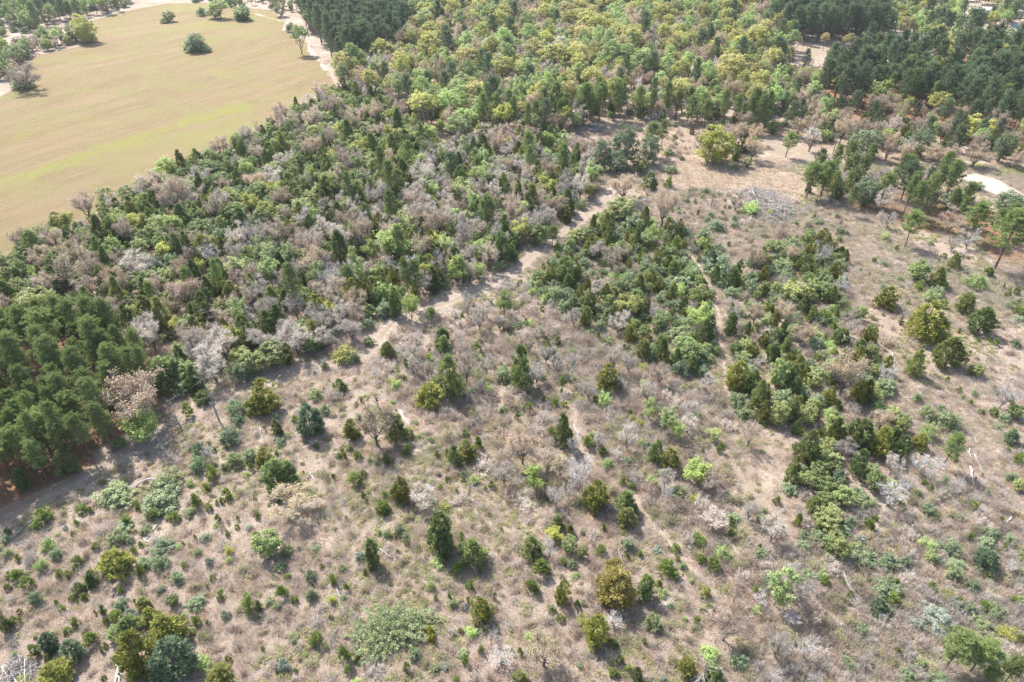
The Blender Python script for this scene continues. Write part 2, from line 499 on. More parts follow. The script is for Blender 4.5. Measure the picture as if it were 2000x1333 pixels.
def bare_tree(r, mat='twigs_brown', limb='bark_oak', h=8., W=6.5, dead=False, wood=None, c0=.2):
    tr, cr, tp, td = skeleton(r, h, W, c0, wood or ('bark_grey' if dead else 'bark_oak'), limb, 7, 6, 5 if dead else 7, 4 if dead else 12, .9 if dead else .75, .075 if dead else .055, mat, .17)
    return dict(trunk=tr, crown=cr)

def bud_tree(r, buds='tan_buds', mat='twigs_brown', h=8., W=7.5, frac=.5):
    tr, cr, tp, td = skeleton(r, h, W, .22, 'bark_oak', 'bark_grey', 8, 7, 6, 11, .75, .058, mat, .22)
    top = tp[:, 2] > np.quantile(tp[:, 2], .25)
    sel = np.where(top & (r.uniform(size=len(tp)) < frac * 1.3))[0]
    leaves(cr, r, tp[sel], td[sel], .22, .15, buds, r.uniform(0, 1, len(sel)))
    return dict(trunk=tr, crown=cr)

def leafy_tree(r, mat='lime_leaves', h=7., W=5., c0=.18, dens=1.0, tw='twigs_grey', L=.34):
    tr, cr, tp, td = skeleton(r, h, W, c0, 'bark_oak', 'bark_oak', 6, 6, 5, 4, .55, .04, tw, .12)
    for k in range(3):
        if dens < k / 2:
            break
        P = tp + r.normal(size=tp.shape) * .16
        leaves(cr, r, P, td, L, L * .72, mat, np.clip(r.uniform(0, 1, len(P)), 0, 1))
    return dict(trunk=tr, crown=cr)

def dome_tree(r, mat='olive_leaves', h=12., W=8.5, c0=.3, K=120, per=36, tw='twigs_brown', full=False, L=.38):
    tr, cr, tp, td = skeleton(r, h, W, c0, 'bark_oak', 'bark_oak', 6, 5, 4, 5, .8, .06, tw, .2)
    d = rdirs(r, K)
    d[:, 2] = d[:, 2] if full else np.abs(d[:, 2]) * .95 + .02
    rr = r.uniform(.55, 1.0, (K, 1))
    if full:
        C = np.array([0, 0, h * .48]) + d * rr * np.array([W / 2 * .9, W / 2 * .9, h * .45]) * (1 + .15 * np.sin(3 * np.arctan2(d[:, 1], d[:, 0]) + r.uniform(0, 6)))[:, None]
        C[:, 2] = np.maximum(C[:, 2], .4)
    else:
        C = np.array([0, 0, h * (c0 + .28)]) + d * rr * np.array([W / 2 * .92, W / 2 * .92, h * (1 - c0) * .62])
    clumps(cr, r, C, r.uniform(.4, .95, K), per, L, L * .72, mat, .75)
    return dict(trunk=tr, crown=cr)

def pine(r, mat='pine_needles', h=13., W=5.4, c0=.4, nb=62):
    tr, cr = MB(), MB()
    top = np.array([r.normal() * .25, r.normal() * .25, h * .97])
    tp = wobble(r, np.array([0, 0, -.3]), top, 7, .07)
    tube(tr, tp, np.linspace(.19, .04, 7), 7, 'bark_pine')
    for i in range(nb):
        u = c0 + (1 - c0) * ((i + .5) / nb) ** .9
        k = u / .97 * 6; k = min(k, 5.99); a0 = tp[int(k)] + (tp[int(k) + 1] - tp[int(k)]) * (k % 1)
        z = (u - c0) / (1 - c0)
        prof = (min(1., z / .3 + .25) if z < .3 else sqrt(max(0., 1 - ((z - .3) / .74) ** 2)))
        Lb = W / 2 * prof * r.uniform(.7, 1.15) + .15
        az = i * 2.4 + r.uniform(-.5, .5); el = radians(r.uniform(5, 30) + 45 * z)
        d = np.array([cos(az) * cos(el), sin(az) * cos(el), sin(el)])
        e = a0 + d * Lb
        bp = wobble(r, a0, e, 4, .05)
        tube(tr if z < .3 else cr, bp, np.linspace(.055, .02, 4), 3, 'bark_pine')
        nt_ = 3 + int(Lb * 2.2)
        for q in range(nt_):
            s = 1 - .75 * (q / nt_) * r.uniform(.7, 1)
            c = a0 + (e - a0) * s + rdirs(r, 1)[0] * np.array([.5, .5, .3])
            m = 26
            dd = nrm(rdirs(r, m) + UP * .55 + d * .35)
            b = c + dd * .06
            slivers(cr, r, b, c + dd * r.uniform(.34, .66, (m, 1)), r.uniform(.055, .105, m), mat, np.clip(r.uniform(0, .6) + r.uniform(0, .4, m), 0, 1))
    return dict(trunk=tr, crown=cr)

def cedar(r, mat='cedar_foliage', h=6., W=3.2, shape=1.0, K=135, per=38):
    tr, cr = MB(), MB()
    stems = [(0., 0., 1., .84)]
    for i in range(int(r.integers(0, 4))):
        a = r.uniform(0, 6.28); q = r.uniform(.18, .34) * W
        stems.append((cos(a) * q, sin(a) * q, r.uniform(.4, .85), r.uniform(.4, .62)))
    for sx, sy, fh, fw in stems:
        tube(tr, wobble(r, np.array([sx * .4, sy * .4, -.25]), np.array([sx, sy, h * fh * .85]), 5, .03), np.linspace(.13, .03, 5) * fh, 6, 'bark_oak')
    wsum = sum(f * g for _, _, f, g in stems)
    C, rad = [], []
    ex = r.uniform(1.8, 3.4) * shape; pw = r.uniform(.6, .95); skirt = r.uniform(.55, 1.0)
    for sx, sy, fh, fw in stems:
        ph = r.uniform(0, 6.28, 3)
        for i in range(int(K * fh * fw / wsum) + 6):
            z = r.uniform(.05, 1) ** 1.1
            az = r.uniform(0, 6.28)
            pr = (1 - z ** ex) ** pw * (skirt + (1 - skirt) * min(1, z / .3))
            lump = 1 + .22 * sin(2 * az + ph[0] + z * 5) + .16 * sin(5 * az + ph[1] - z * 9)
            R = W / 2 * fw * pr * lump * r.uniform(.6, 1.08)
            C.append((sx + cos(az) * R, sy + sin(az) * R, z * h * fh * .95 + .1)); rad.append(r.uniform(.22, .46) * (1.1 - .5 * z))
    C = np.array(C); rad = np.array(rad); K = len(C)
    d = rdirs(r, K * per)
    P = np.repeat(C, per, 0) + d * np.repeat(rad, per)[:, None] * r.uniform(.4, 1, (K * per, 1)) * np.array([1, 1, 1.2])
    out = nrm(P * np.array([1, 1, 0]) + 1e-3)
    t = nrm(UP * .75 + out * .6 + rdirs(r, K * per) * .6)
    ok = P[:, 2] > .05
    v = np.clip(np.repeat(r.uniform(0, .65, K), per) + r.uniform(0, .4, K * per), 0, 1)
    P, t, v = P[ok], t[ok], v[ok]
    slivers(cr, r, P, P + t * r.uniform(.2, .42, (len(P), 1)), r.uniform(.10, .19, len(P)), mat, v)
    return dict(trunk=tr, crown=cr)

def sapling(r, mat='sapling_foliage', h=1.8, W=1.3, n=1000):
    mb = MB()
    stems = [(0., 0., 1., .8)]
    for i in range(int(r.integers(0, 4))):
        a = r.uniform(0, 6.28); q = r.uniform(.15, .42) * W
        stems.append((cos(a) * q, sin(a) * q, r.uniform(.35, .9), r.uniform(.35, .7)))
    C = []
    for sx, sy, fh, fw in stems:
        tube(mb, [(sx * .5, sy * .5, -.1), (sx, sy, h * fh * .7)], [.04, .015], 4, 'bark_oak')
        k = int(26 * fh * fw) + 4
        z = r.uniform(.06, .95, k); az = r.uniform(0, 6.28, k)
        R = W / 2 * fw * (1 - z ** r.uniform(1.3, 3)) ** .7 * r.uniform(.4, 1.1, k)
        C.append(np.stack([sx + np.cos(az) * R, sy + np.sin(az) * R, z * h * fh], 1))
    C = np.concatenate(C); k = len(C); per = n // k
    P = np.repeat(C, per, 0) + rdirs(r, k * per) * r.uniform(.04, .22, (k * per, 1))
    v = np.clip(np.repeat(r.uniform(0, .6, k), per) + r.uniform(0, .4, k * per), 0, 1)
    ok = P[:, 2] > .02; P = P[ok]; v = v[ok]
    t = nrm(UP * .8 + nrm(P * np.array([1, 1, 0]) + 1e-3) * .6 + rdirs(r, len(P)) * .65)
    slivers(mb, r, P, P + t * r.uniform(.12, .28, (len(P), 1)), r.uniform(.06, .11, len(P)), mat, v)
    return dict(all=mb)

def mound(r, mat='shrub_bluegreen', h=2.4, W=3.4, K=90, per=44, L=.17, shoots=260, ax=None, sw=.06):
    mb = MB()
    for i in range(6):
        a = r.uniform(0, 6.28); e = np.array([cos(a) * W * .25, sin(a) * W * .25, h * .6])
        tube(mb, [(0, 0, -.15), e * .5 + np.array([0, 0, .1]), e], [.05, .035, .015], 4, 'bark_grey')
    d = rdirs(r, K); d[:, 2] = np.abs(d[:, 2])
    ax = ax or r.uniform(.8, 1.2)
    aa = np.arctan2(d[:, 1], d[:, 0]); p1, p2 = r.uniform(0, 6.28, 2)
    rag = (1 + .16 * np.sin(3 * aa + p1) + .12 * np.sin(5 * aa + p2))[:, None] * np.array([1, 1, .5]) + np.array([0, 0, .5])
    C = d * rag * r.uniform(.35, .9, (K, 1)) * np.array([W / 2 * ax, W / 2 / ax, h * .82]) + np.array([0, 0, h * .08])
    rad = r.uniform(.18, .42, K)
    clumps(mb, r, C, rad, per, L, L * .62, mat, .85)
    k = r.integers(0, K, shoots); o = nrm(d[k] + UP * .4 + rdirs(r, shoots) * .6)
    b = C[k] + o * rad[k][:, None] * .7
    slivers(mb, r, b, b + o * r.uniform(.25, .55, (shoots, 1)), np.full(shoots, sw), mat, r.uniform(.4, 1, shoots))
    return dict(all=mb)

def thicket(r, mat='glossy_green', h=5., W=4., K=105, per=40, L=.24):
    tr, cr = MB(), MB()
    for i in range(4):
        a = r.uniform(0, 6.28); e = np.array([cos(a) * W * .2, sin(a) * W * .2, h * .7])
        tube(tr, [(cos(a) * .1, sin(a) * .1, -.25), e * .5, e], [.08, .06, .02], 5, 'bark_oak')
    d = rdirs(r, K); d[:, 2] = d[:, 2] * .9 + .1
    C = np.array([0, 0, h * .42]) + d * r.uniform(.5, .92, (K, 1)) * np.array([W / 2, W / 2, h * .5])
    C[:, 2] = np.maximum(C[:, 2], .25)
    clumps(cr, r, C, r.uniform(.24, .52, K), per, L, L * .6, mat, .85, .5)
    return dict(trunk=tr, crown=cr)

def bare_shrub(r, mat='twigs_brown', h=1.7, W=3.2, ns=60, nt_=14, buds=None):
    mb = MB()
    az = r.uniform(0, 6.28, ns); sp = r.uniform(.1, 1, ns); ax = r.uniform(.7, 1.3)
    b = np.stack([np.cos(az) * W * .30 * sp * ax, np.sin(az) * W * .30 * sp / ax, np.full(ns, -.05)], 1)
    e = np.stack([np.cos(az) * W * .42 * sp * ax, np.sin(az) * W * .42 * sp / ax, h * r.uniform(.45, .95, ns) * (1.1 - .35 * sp)], 1)
    slivers(mb, r, b, e, np.full(ns, .05), mat, r.uniform(0, .6, ns))
    f = np.repeat(r.uniform(.3, 1, (ns, 1)), nt_, 0) * r.uniform(.5, 1, (ns * nt_, 1))
    p = np.repeat(b, nt_, 0) + (np.repeat(e, nt_, 0) - np.repeat(b, nt_, 0)) * f
    o = nrm(np.repeat(nrm(e - b), nt_, 0) * .7 + rdirs(r, ns * nt_) * .9 + UP * .2)
    tip = p + o * r.uniform(.25, .6, (ns * nt_, 1)); tip[:, 2] = np.maximum(tip[:, 2], .02)
    slivers(mb, r, p, tip, r.uniform(.025, .05, ns * nt_), mat, r.uniform(0, 1, ns * nt_))
    if buds:
        s = r.uniform(size=len(tip)) < .55
        leaves(mb, r, tip[s], o[s], .13, .09, buds, r.uniform(0, 1, s.sum()))
    return dict(all=mb)

def tuft(r, mat, h=.5, W=.5, n=34, w=.03):
    mb = MB()
    az = r.uniform(0, 6.28, n); R = r.uniform(0, 1, n) ** .6
    b = np.stack([np.cos(az) * R * W * .4, np.sin(az) * R * W * .4, np.full(n, -.02)], 1)
    tip = b + np.stack([np.cos(az) * R * W * .45, np.sin(az) * R * W * .45, h * r.uniform(.35, 1, n)], 1) + r.normal(size=(n, 3)) * .08
    tip[:, 2] = np.maximum(tip[:, 2], .03)
    slivers(mb, r, b, tip, np.full(n, w), mat, r.uniform(0, 1, n))
    return dict(all=mb)

def weed(r, mat='grass_green', W=.8, n=60):
    mb = MB()
    P = r.normal(size=(n, 3)) * np.array([W * .3, W * .3, .12]); P[:, 2] = np.abs(P[:, 2]) + .08
    leaves(mb, r, P, np.tile(UP, (n, 1)), .17, .11, mat, r.uniform(0, 1, n))
    return dict(all=mb)

# ------------------------------------------------------------------ kinds of plant
# code: (builder, keyword arguments, variants, usual width, usual height, foot of crown, object name, category, look)
K = {
 'P':  (pine, {}, 5, 5.4, 13., .4, 'pine_tree', 'pine tree', 'bare trunked green pine'),
 'Pd': (pine, dict(mat='pine_needles_dark', W=6.0, nb=56, c0=.3), 4, 6.0, 13., .3, 'pine_tree', 'pine tree', 'dense dark green pine'),
 'C':  (cedar, {}, 5, 3.2, 6., .0, 'cedar_tree', 'cedar tree', 'dense dark green cedar'),
 'Cb': (cedar, dict(mat='cedar_blue', shape=.8), 2, 3.2, 6., .0, 'cedar_tree', 'cedar tree', 'blue green conical cedar'),
 'Co': (cedar, dict(mat='cedar_olive', shape=1.3), 3, 3.2, 6., .0, 'cedar_tree', 'cedar tree', 'olive yellow tinged cedar'),
 'Cg': (cedar, dict(mat='cedar_gold', shape=1.2), 2, 3.2, 6., .0, 'cedar_tree', 'cedar tree', 'golden brown cedar'),
 'c':  (sapling, {}, 6, 1.3, 1.8, .0, 'cedar_sapling', 'sapling', 'yellow green cedar sapling'),
 'cy': (sapling, dict(mat='sapling_gold'), 2, 1.3, 1.8, .0, 'cedar_sapling', 'sapling', 'bright gold tipped cedar sapling'),
 'Y':  (mound, {}, 6, 3.4, 2.4, .0, 'evergreen_shrub', 'shrub', 'blue green evergreen shrub'),
 'Ys': (mound, dict(mat='shrub_silver'), 3, 3.4, 2.4, .0, 'evergreen_shrub', 'shrub', 'silvery grey green shrub'),
 'Yp': (mound, dict(mat='shrub_palemound', h=3.0, W=9., K=460, per=20, L=.17, shoots=8000, ax=1.28, sw=.06), 1, 9., 3.0, .0, 'evergreen_shrub', 'shrub', 'pale mound shrub'),
 'G':  (thicket, {}, 6, 4., 5., .0, 'broadleaf_evergreen', 'tree', 'glossy green bushy tree'),
 'L':  (leafy_tree, {}, 4, 5., 7., .18, 'leafy_tree', 'tree', 'bright lime green tree'),
 'Ly': (leafy_tree, dict(mat='yellow_leaves'), 3, 5., 7., .18, 'leafy_tree', 'tree', 'yellow green tree'),
 'W':  (leafy_tree, dict(mat='pale_leaves', h=11., W=6.5, c0=.22, L=.42), 4, 6.5, 11., .22, 'pale_green_tree', 'tree', 'pale green feathery tree'),
 'l':  (mound, dict(mat='pale_leaves', h=1.8, W=2.2, K=48, per=24, L=.17, shoots=220), 4, 2.2, 1.8, .0, 'leafy_shrub', 'shrub', 'pale green leafy shrub'),
 'ly': (mound, dict(mat='yellow_leaves', h=1.8, W=2.2, K=48, per=24, L=.17, shoots=200), 3, 2.2, 1.8, .0, 'leafy_shrub', 'shrub', 'bright yellow green shrub'),
 'B':  (bare_tree, {}, 5, 6.5, 8., .2, 'bare_tree', 'bare tree', 'leafless brown tree'),
 'Bg': (bare_tree, dict(mat='twigs_grey'), 4, 6.5, 8., .2, 'bare_tree', 'bare tree', 'leafless pale grey tree'),
 'Bm': (bare_tree, dict(mat='twigs_brown', h=6., W=7., c0=.04), 2, 7., 6., .04, 'bare_tree', 'bare tree', 'bushy leafless grey tree'),
 'O':  (bud_tree, {}, 4, 7.5, 8., .22, 'budding_oak', 'oak tree', 'oak with tan budding twigs'),
 'Oy': (bud_tree, dict(buds='yellow_buds', frac=.34), 3, 7.5, 8., .22, 'budding_oak', 'oak tree', 'oak with yellow flowering twigs'),
 'D':  (bare_tree, dict(mat='twigs_white', limb='bark_white', dead=True), 5, 6.5, 8., .2, 'dead_tree', 'dead tree', 'bleached grey dead tree'),
 'F':  (dome_tree, {}, 5, 8.5, 12., .3, 'olive_crowned_tree', 'tree', 'olive yellow domed tree'),
 'Fp': (bud_tree, dict(h=11., W=8.5, frac=.8), 4, 8.5, 11., .22, 'budding_oak', 'oak tree', 'pinkish brown domed tree'),
 'Fy': (dome_tree, dict(mat='yellow_leaves'), 3, 8.5, 12., .3, 'olive_crowned_tree', 'tree', 'bright yellow green domed tree'),
 'Gd': (dome_tree, dict(mat='pine_needles_dark', h=9., W=8., c0=.08, K=190, per=38, full=True, L=.3), 3, 8., 9., .05, 'broadleaf_evergreen', 'tree', 'dense dark round evergreen'),
 'Fb': (dome_tree, dict(mat='yellow_leaves', h=8., W=8., c0=.06, K=170, per=36, full=True), 2, 8., 8., .03, 'olive_crowned_tree', 'tree', 'bright yellow green rounded tree'),
 'Wf': (dome_tree, dict(mat='pale_leaves', h=13., W=8., c0=.25), 4, 8., 13., .25, 'pale_green_tree', 'tree', 'pale green rounded tree'),
 'b':  (bare_shrub, {}, 5, 3.2, 1.7, .0, 'bare_shrub', 'shrub', 'leafless brown twiggy shrub'),
 'bg': (bare_shrub, dict(mat='twigs_grey'), 4, 3.2, 1.7, .0, 'bare_shrub', 'shrub', 'leafless grey twiggy shrub'),
 'bt': (bare_shrub, dict(buds='grass_green'), 4, 3.2, 1.7, .0, 'bare_shrub', 'shrub', 'twiggy shrub in first leaf'),
}
PL = []          # every plant: code, x, y, W, h, label or None
GRID = {}
def note(x, y, W):
    GRID.setdefault((int(x // 8), int(y // 8)), []).append((x, y, W))
def clash(x, y, W, tight):
    a, b = int(x // 8), int(y // 8)
    for i in (-1, 0, 1):
        for j in (-1, 0, 1):
            for (u, v, w) in GRID.get((a + i, b + j), ()):
                if (u - x) ** 2 + (v - y) ** 2 < (tight * (W + w) * .5) ** 2:
                    return True
    return False
def put(code, x, y, W, h, label=None):
    PL.append([code, x, y, W, h, label]); note(x, y, W)

def seen(code, px, py, w, e, label=None):
    """a plant read off the photograph: centre, width and height of its crown in pixels; it stands on the ground"""
    W0, h0, c0 = K[code][3:6]
    h = h0
    for _ in range(5):
        x, y, t = ground(px, py, h * (1 + c0) / 2)
        dist = sqrt(x * x + y * y + (CAM_H - h / 2) ** 2)
        th = math.asin((CAM_H - h / 2) / dist)
        W = w * t / FPX
        E = e * t / FPX
        hc = sqrt(max(E * E - (W * sin(th)) ** 2, 0.0)) / cos(th)
        r0 = h0 * (1 - c0) / W0
        hc = min(max(hc, .6 * r0 * W), 1.5 * r0 * W)
        h = hc / (1 - c0)
    put(code, x, y, W, h, label)
    return x, y

Z = 3.92
def tile(ox, oy, rows):
    for row in rows:
        code, cx, cy, w, e = row[:5]
        seen(code, ox + cx / Z, oy + cy / Z, w / Z, e / Z, row[5] if len(row) > 5 else None)

tile(0, 660, [('O', 1010, 440, 520, 420, 'wide spreading oak with tan buds at the edge of the pine stand by the track'), ('L', 1080, 650, 300, 260, 'small lime green tree under the spreading oak beside the sandy track'),
 ('Y', 1400, 340, 220, 170), ('Y', 1840, 250, 200, 190), ('G', 1840, 130, 180, 140), ('C', 1240, 270, 260, 270), ('c', 1550, 440, 130, 130), ('c', 1430, 550, 80, 110),
 ('Y', 1790, 530, 170, 160), ('c', 1920, 520, 120, 150), ('Y', 1820, 620, 110, 100), ('Y', 1755, 735, 190, 170), ('Y', 1520, 840, 130, 150), ('D', 1590, 870, 110, 130),
 ('Y', 1500, 950, 150, 150), ('c', 1615, 1025, 100, 110), ('Y', 1790, 920, 140, 140), ('Y', 1715, 985, 90, 80), ('Y', 1905, 890, 120, 120),
 ('Y', 880, 1190, 310, 220, 'broad blue green mound shrub next to a bleached bent log'), ('Y', 1270, 1080, 280, 150), ('Y', 1230, 1210, 340, 230, 'largest of the blue green mounds around the bleached bent log'),
 ('c', 1570, 1140, 60, 70), ('c', 1500, 1250, 90, 120), ('c', 1735, 1190, 80, 90), ('c', 1600, 1290, 50, 60), ('c', 620, 1310, 90, 60), ('c', 690, 1315, 60, 50),
 ('bg', 1300, 900, 250, 160), ('G', 910, 800, 120, 100), ('C', 480, 950, 170, 220),
 ('P', 290, 690, 270, 260), ('P', 130, 800, 220, 260), ('P', 520, 540, 220, 240), ('P', 760, 640, 180, 250), ('P', 920, 190, 180, 200), ('P', 470, 760, 200, 240), ('P', 250, 900, 180, 220), ('P', 600, 700, 180, 240)])
tile(500, 660, [('Co', 50, 430, 200, 260), ('Cb', 400, 620, 210, 270, 'lone blue green conical cedar on open ground near the track'), ('C', 150, 680, 100, 130), ('Y', 450, 420, 130, 110), ('C', 640, 360, 100, 100), ('Y', 525, 540, 90, 90), ('bg', 590, 420, 160, 150),
 ('Co', 730, 690, 140, 160), ('O', 900, 650, 340, 320, 'brown dead leaved oak flanked by two cedars'), ('C', 1060, 680, 200, 220), ('c', 665, 890, 60, 80), ('c', 775, 890, 60, 80), ('Y', 720, 840, 60, 70), ('C', 1000, 920, 80, 100), ('c', 1150, 850, 70, 100), ('c', 1195, 740, 50, 70), ('c', 1390, 890, 50, 60),
 ('C', 1510, 890, 110, 150), ('Co', 1610, 850, 140, 160), ('c', 1700, 810, 80, 110), ('c', 1600, 730, 60, 80), ('C', 1480, 290, 220, 330, 'tall dark cedar beside a bare oak on the brushy slope'), ('Co', 1340, 430, 190, 180), ('B', 1600, 170, 220, 280), ('B', 1290, 250, 170, 200),
 ('C', 1440, 50, 140, 150), ('Y', 865, 20, 100, 80), ('l', 1070, 340, 90, 110), ('C', 1010, 90, 120, 140), ('D', 1120, 100, 130, 160), ('G', 1180, 180, 110, 110), ('c', 1330, 170, 120, 120), ('ly', 660, 130, 190, 150), ('Y', 745, 140, 110, 120), ('Y', 525, 205, 70, 70),
 ('G', 120, 110, 260, 260), ('G', 430, 40, 170, 150), ('Bg', 600, 20, 100, 110), ('C', 150, 1040, 260, 250), ('Co', 60, 900, 130, 140), ('c', 760, 1080, 110, 110), ('Co', 1110, 1150, 150, 200), ('c', 965, 1280, 110, 110), ('c', 985, 1200, 60, 60), ('Bg', 1280, 1210, 260, 190), ('ly', 1440, 1290, 100, 80),
 ('bg', 1750, 960, 280, 200), ('l', 1670, 1080, 80, 130), ('b', 1340, 590, 190, 140), ('bt', 1450, 730, 180, 150), ('Y', 1900, 260, 140, 150), ('c', 1690, 80, 80, 90)])
tile(1000, 660, [('C', 60, 220, 180, 340, 'tall column shaped cedar rising from grey brush'), ('C', 310, 120, 80, 90), ('P', 390, 335, 80, 80), ('c', 330, 500, 70, 80), ('c', 120, 520, 80, 90), ('c', 45, 595, 60, 70), ('c', 245, 465, 40, 50), ('Co', 735, 300, 170, 220), ('l', 710, 460, 120, 200),
 ('C', 385, 700, 160, 260), ('O', 80, 790, 290, 300), ('D', 470, 800, 130, 200), ('L', 165, 1060, 170, 180, 'small round lime green tree alone in dry brush'), ('D', 520, 1010, 230, 260, 'bleached dead tree with dark forked trunk beside two cedars'), ('Co', 650, 1190, 180, 240), ('C', 870, 1250, 190, 200), ('c', 580, 800, 80, 100), ('c', 650, 780, 80, 90), ('c', 700, 870, 70, 70), ('Y', 880, 940, 80, 80), ('c', 850, 1090, 50, 70),
 ('C', 1110, 870, 120, 190), ('Co', 1200, 920, 140, 180), ('L', 1060, 530, 130, 160), ('W', 1190, 600, 150, 200), ('L', 1270, 700, 120, 150), ('L', 1010, 370, 80, 110), ('ly', 920, 600, 60, 60), ('ly', 980, 650, 80, 70), ('D', 1350, 600, 90, 170), ('L', 1430, 1010, 230, 170), ('B', 1530, 1080, 160, 180), ('ly', 1390, 1230, 100, 90), ('L', 1550, 740, 120, 110), ('B', 1830, 720, 150, 180), ('c', 1600, 840, 70, 90),
 ('C', 1000, 80, 120, 170), ('C', 1150, 90, 120, 190), ('G', 1330, 90, 260, 230), ('Y', 1300, 220, 180, 170), ('Y', 1460, 250, 110, 120), ('Y', 1520, 150, 90, 90), ('ly', 1010, 220, 70, 70), ('ly', 1175, 175, 70, 70), ('Y', 1060, 150, 90, 90), ('Co', 1740, 280, 180, 230), ('C', 1900, 430, 160, 240), ('C', 1850, 340, 120, 200), ('Y', 1740, 470, 190, 150, 'round blue green shrub pressed against dark cedars by the footpath'), ('Y', 1780, 560, 160, 120), ('Co', 1930, 560, 100, 170),
 ('bg', 230, 590, 170, 140), ('D', 1200, 1170, 120, 160), ('b', 1060, 1130, 160, 150), ('bt', 870, 750, 180, 140), ('bg', 100, 1260, 220, 140), ('l', 370, 930, 120, 100)])
tile(1500, 660, [('G', 90, 260, 180, 280), ('Ly', 100, 230, 120, 110), ('G', 90, 570, 190, 220), ('G', 310, 580, 150, 190), ('C', 320, 830, 180, 270), ('Y', 220, 110, 110, 110), ('Y', 320, 190, 110, 100), ('O', 620, 250, 300, 320, 'grey brown oak with dark trunk over green shrubs'), ('Co', 700, 390, 110, 140), ('C', 700, 80, 150, 140), ('G', 820, 240, 100, 110), ('Y', 910, 210, 80, 60),
 ('C', 1140, 190, 150, 230, 'dark cedar with open trunk beside bare dry ground'), ('C', 1400, 110, 230, 200), ('G', 1600, 240, 130, 120), ('Y', 1150, 450, 90, 110), ('Y', 1230, 560, 130, 140), ('Y', 1390, 620, 190, 170), ('l', 1245, 700, 140, 160, 'pale yellow green rounded shrub between two blue green mounds'), ('Co', 1170, 790, 120, 140), ('P', 1420, 830, 160, 190, 'small round crowned pine above bleached fallen logs'),
 ('C', 720, 730, 200, 260), ('Co', 870, 790, 180, 250), ('C', 700, 950, 140, 220), ('C', 960, 740, 110, 160), ('D', 1230, 960, 260, 220, 'pale dead tree of tangled branches beside the fallen logs'), ('Bg', 970, 960, 160, 170), ('Bg', 590, 840, 210, 190), ('O', 880, 620, 180, 160), ('D', 960, 1180, 280, 240, 'dead grey tree with leaning dark trunk in low brush'), ('D', 1840, 400, 220, 240, 'bleached dead tree with few thick limbs on dry ground'),
 ('c', 1375, 320, 45, 50), ('c', 1470, 395, 50, 50), ('Y', 1585, 420, 60, 60), ('c', 1550, 490, 40, 50), ('c', 1500, 460, 40, 40), ('Y', 1640, 555, 60, 60), ('c', 1730, 565, 70, 70), ('G', 1900, 560, 130, 130), ('Y', 1820, 600, 100, 90), ('Cb', 1870, 750, 120, 120), ('c', 1930, 920, 80, 90), ('Y', 1680, 1180, 60, 70), ('c', 1580, 1270, 70, 80), ('Y', 1870, 1060, 100, 100), ('G', 1930, 1120, 90, 120), ('c', 1250, 1150, 50, 60), ('Y', 1360, 1160, 60, 70), ('c', 1750, 35, 60, 60), ('Y', 1900, 30, 90, 80), ('Y', 470, 420, 100, 100), ('Y', 270, 430, 100, 130), ('Y', 510, 540, 70, 80), ('G', 330, 1080, 130, 150), ('G', 440, 1230, 160, 140), ('Y', 170, 1150, 140, 110), ('Y', 690, 1180, 130, 100), ('l', 950, 1110, 110, 90), ('bg', 1450, 1120, 200, 180)])
tile(0, 993, [('c', 318, 60, 140, 100), ('Y', 880, 210, 170, 150), ('Y', 950, 130, 160, 120), ('Y', 1110, 160, 110, 90), ('c', 965, 90, 100, 90), ('Y', 1240, 280, 200, 130), ('Y', 1220, 410, 160, 140), ('Y', 990, 240, 80, 70), ('c', 1078, 272, 40, 45), ('c', 730, 290, 70, 60), ('c', 580, 400, 90, 90), ('Co', 860, 420, 220, 190), ('C', 700, 520, 120, 130), ('C', 600, 605, 90, 90), ('c', 550, 680, 60, 60), ('c', 645, 670, 60, 60), ('Y', 260, 680, 130, 130), ('c', 430, 720, 40, 45), ('c', 472, 765, 45, 55), ('c', 1080, 475, 90, 110), ('Y', 1350, 520, 110, 110), ('Ys', 1600, 405, 80, 80), ('Y', 1500, 715, 170, 140), ('G', 1318, 700, 100, 110), ('l', 1400, 830, 100, 90), ('c', 1495, 860, 90, 70), ('c', 1590, 870, 40, 50), ('Ys', 1720, 810, 80, 80),
 ('l', 45, 340, 90, 80), ('Y', 420, 340, 110, 110), ('bg', 210, 370, 170, 170), ('l', 305, 430, 110, 110), ('l', 360, 270, 130, 110), ('c', 130, 510, 110, 90), ('c', 200, 570, 100, 110), ('C', 20, 880, 90, 150), ('c', 110, 860, 80, 90), ('c', 150, 790, 50, 50), ('c', 575, 870, 75, 80), ('Cb', 365, 1010, 160, 150), ('c', 250, 1080, 90, 110), ('Cb', 530, 1080, 150, 180), ('c', 690, 1000, 130, 120), ('c', 510, 930, 70, 60), ('Co', 410, 1270, 230, 190), ('ly', 170, 1310, 110, 70),
 ('Co', 1270, 920, 270, 260, 'olive gold cedar at the back of the big dark cedar clump'), ('Co', 1040, 1100, 300, 400, 'broad olive cedar in the big cedar clump'), ('Cb', 1310, 1140, 330, 390, 'large dark blue green cedar in the big cedar clump'), ('C', 990, 890, 180, 150), ('G', 870, 950, 130, 130), ('Ys', 990, 800, 120, 90), ('c', 880, 810, 100, 110), ('c', 795, 780, 60, 100), ('C', 1090, 720, 110, 110), ('Co', 1150, 820, 150, 160), ('Co', 1680, 1270, 170, 140), ('l', 1560, 1170, 120, 110), ('c', 1740, 1150, 50, 60), ('c', 790, 1300, 40, 45), ('c', 1740, 190, 40, 50), ('c', 1900, 720, 110, 150), ('Y', 1940, 820, 60, 90), ('c', 1180, 40, 110, 90), ('c', 1330, 60, 90, 90), ('ly', 1750, 320, 70, 80), ('bg', 1820, 1050, 90, 160), ('b', 1430, 170, 130, 80)])
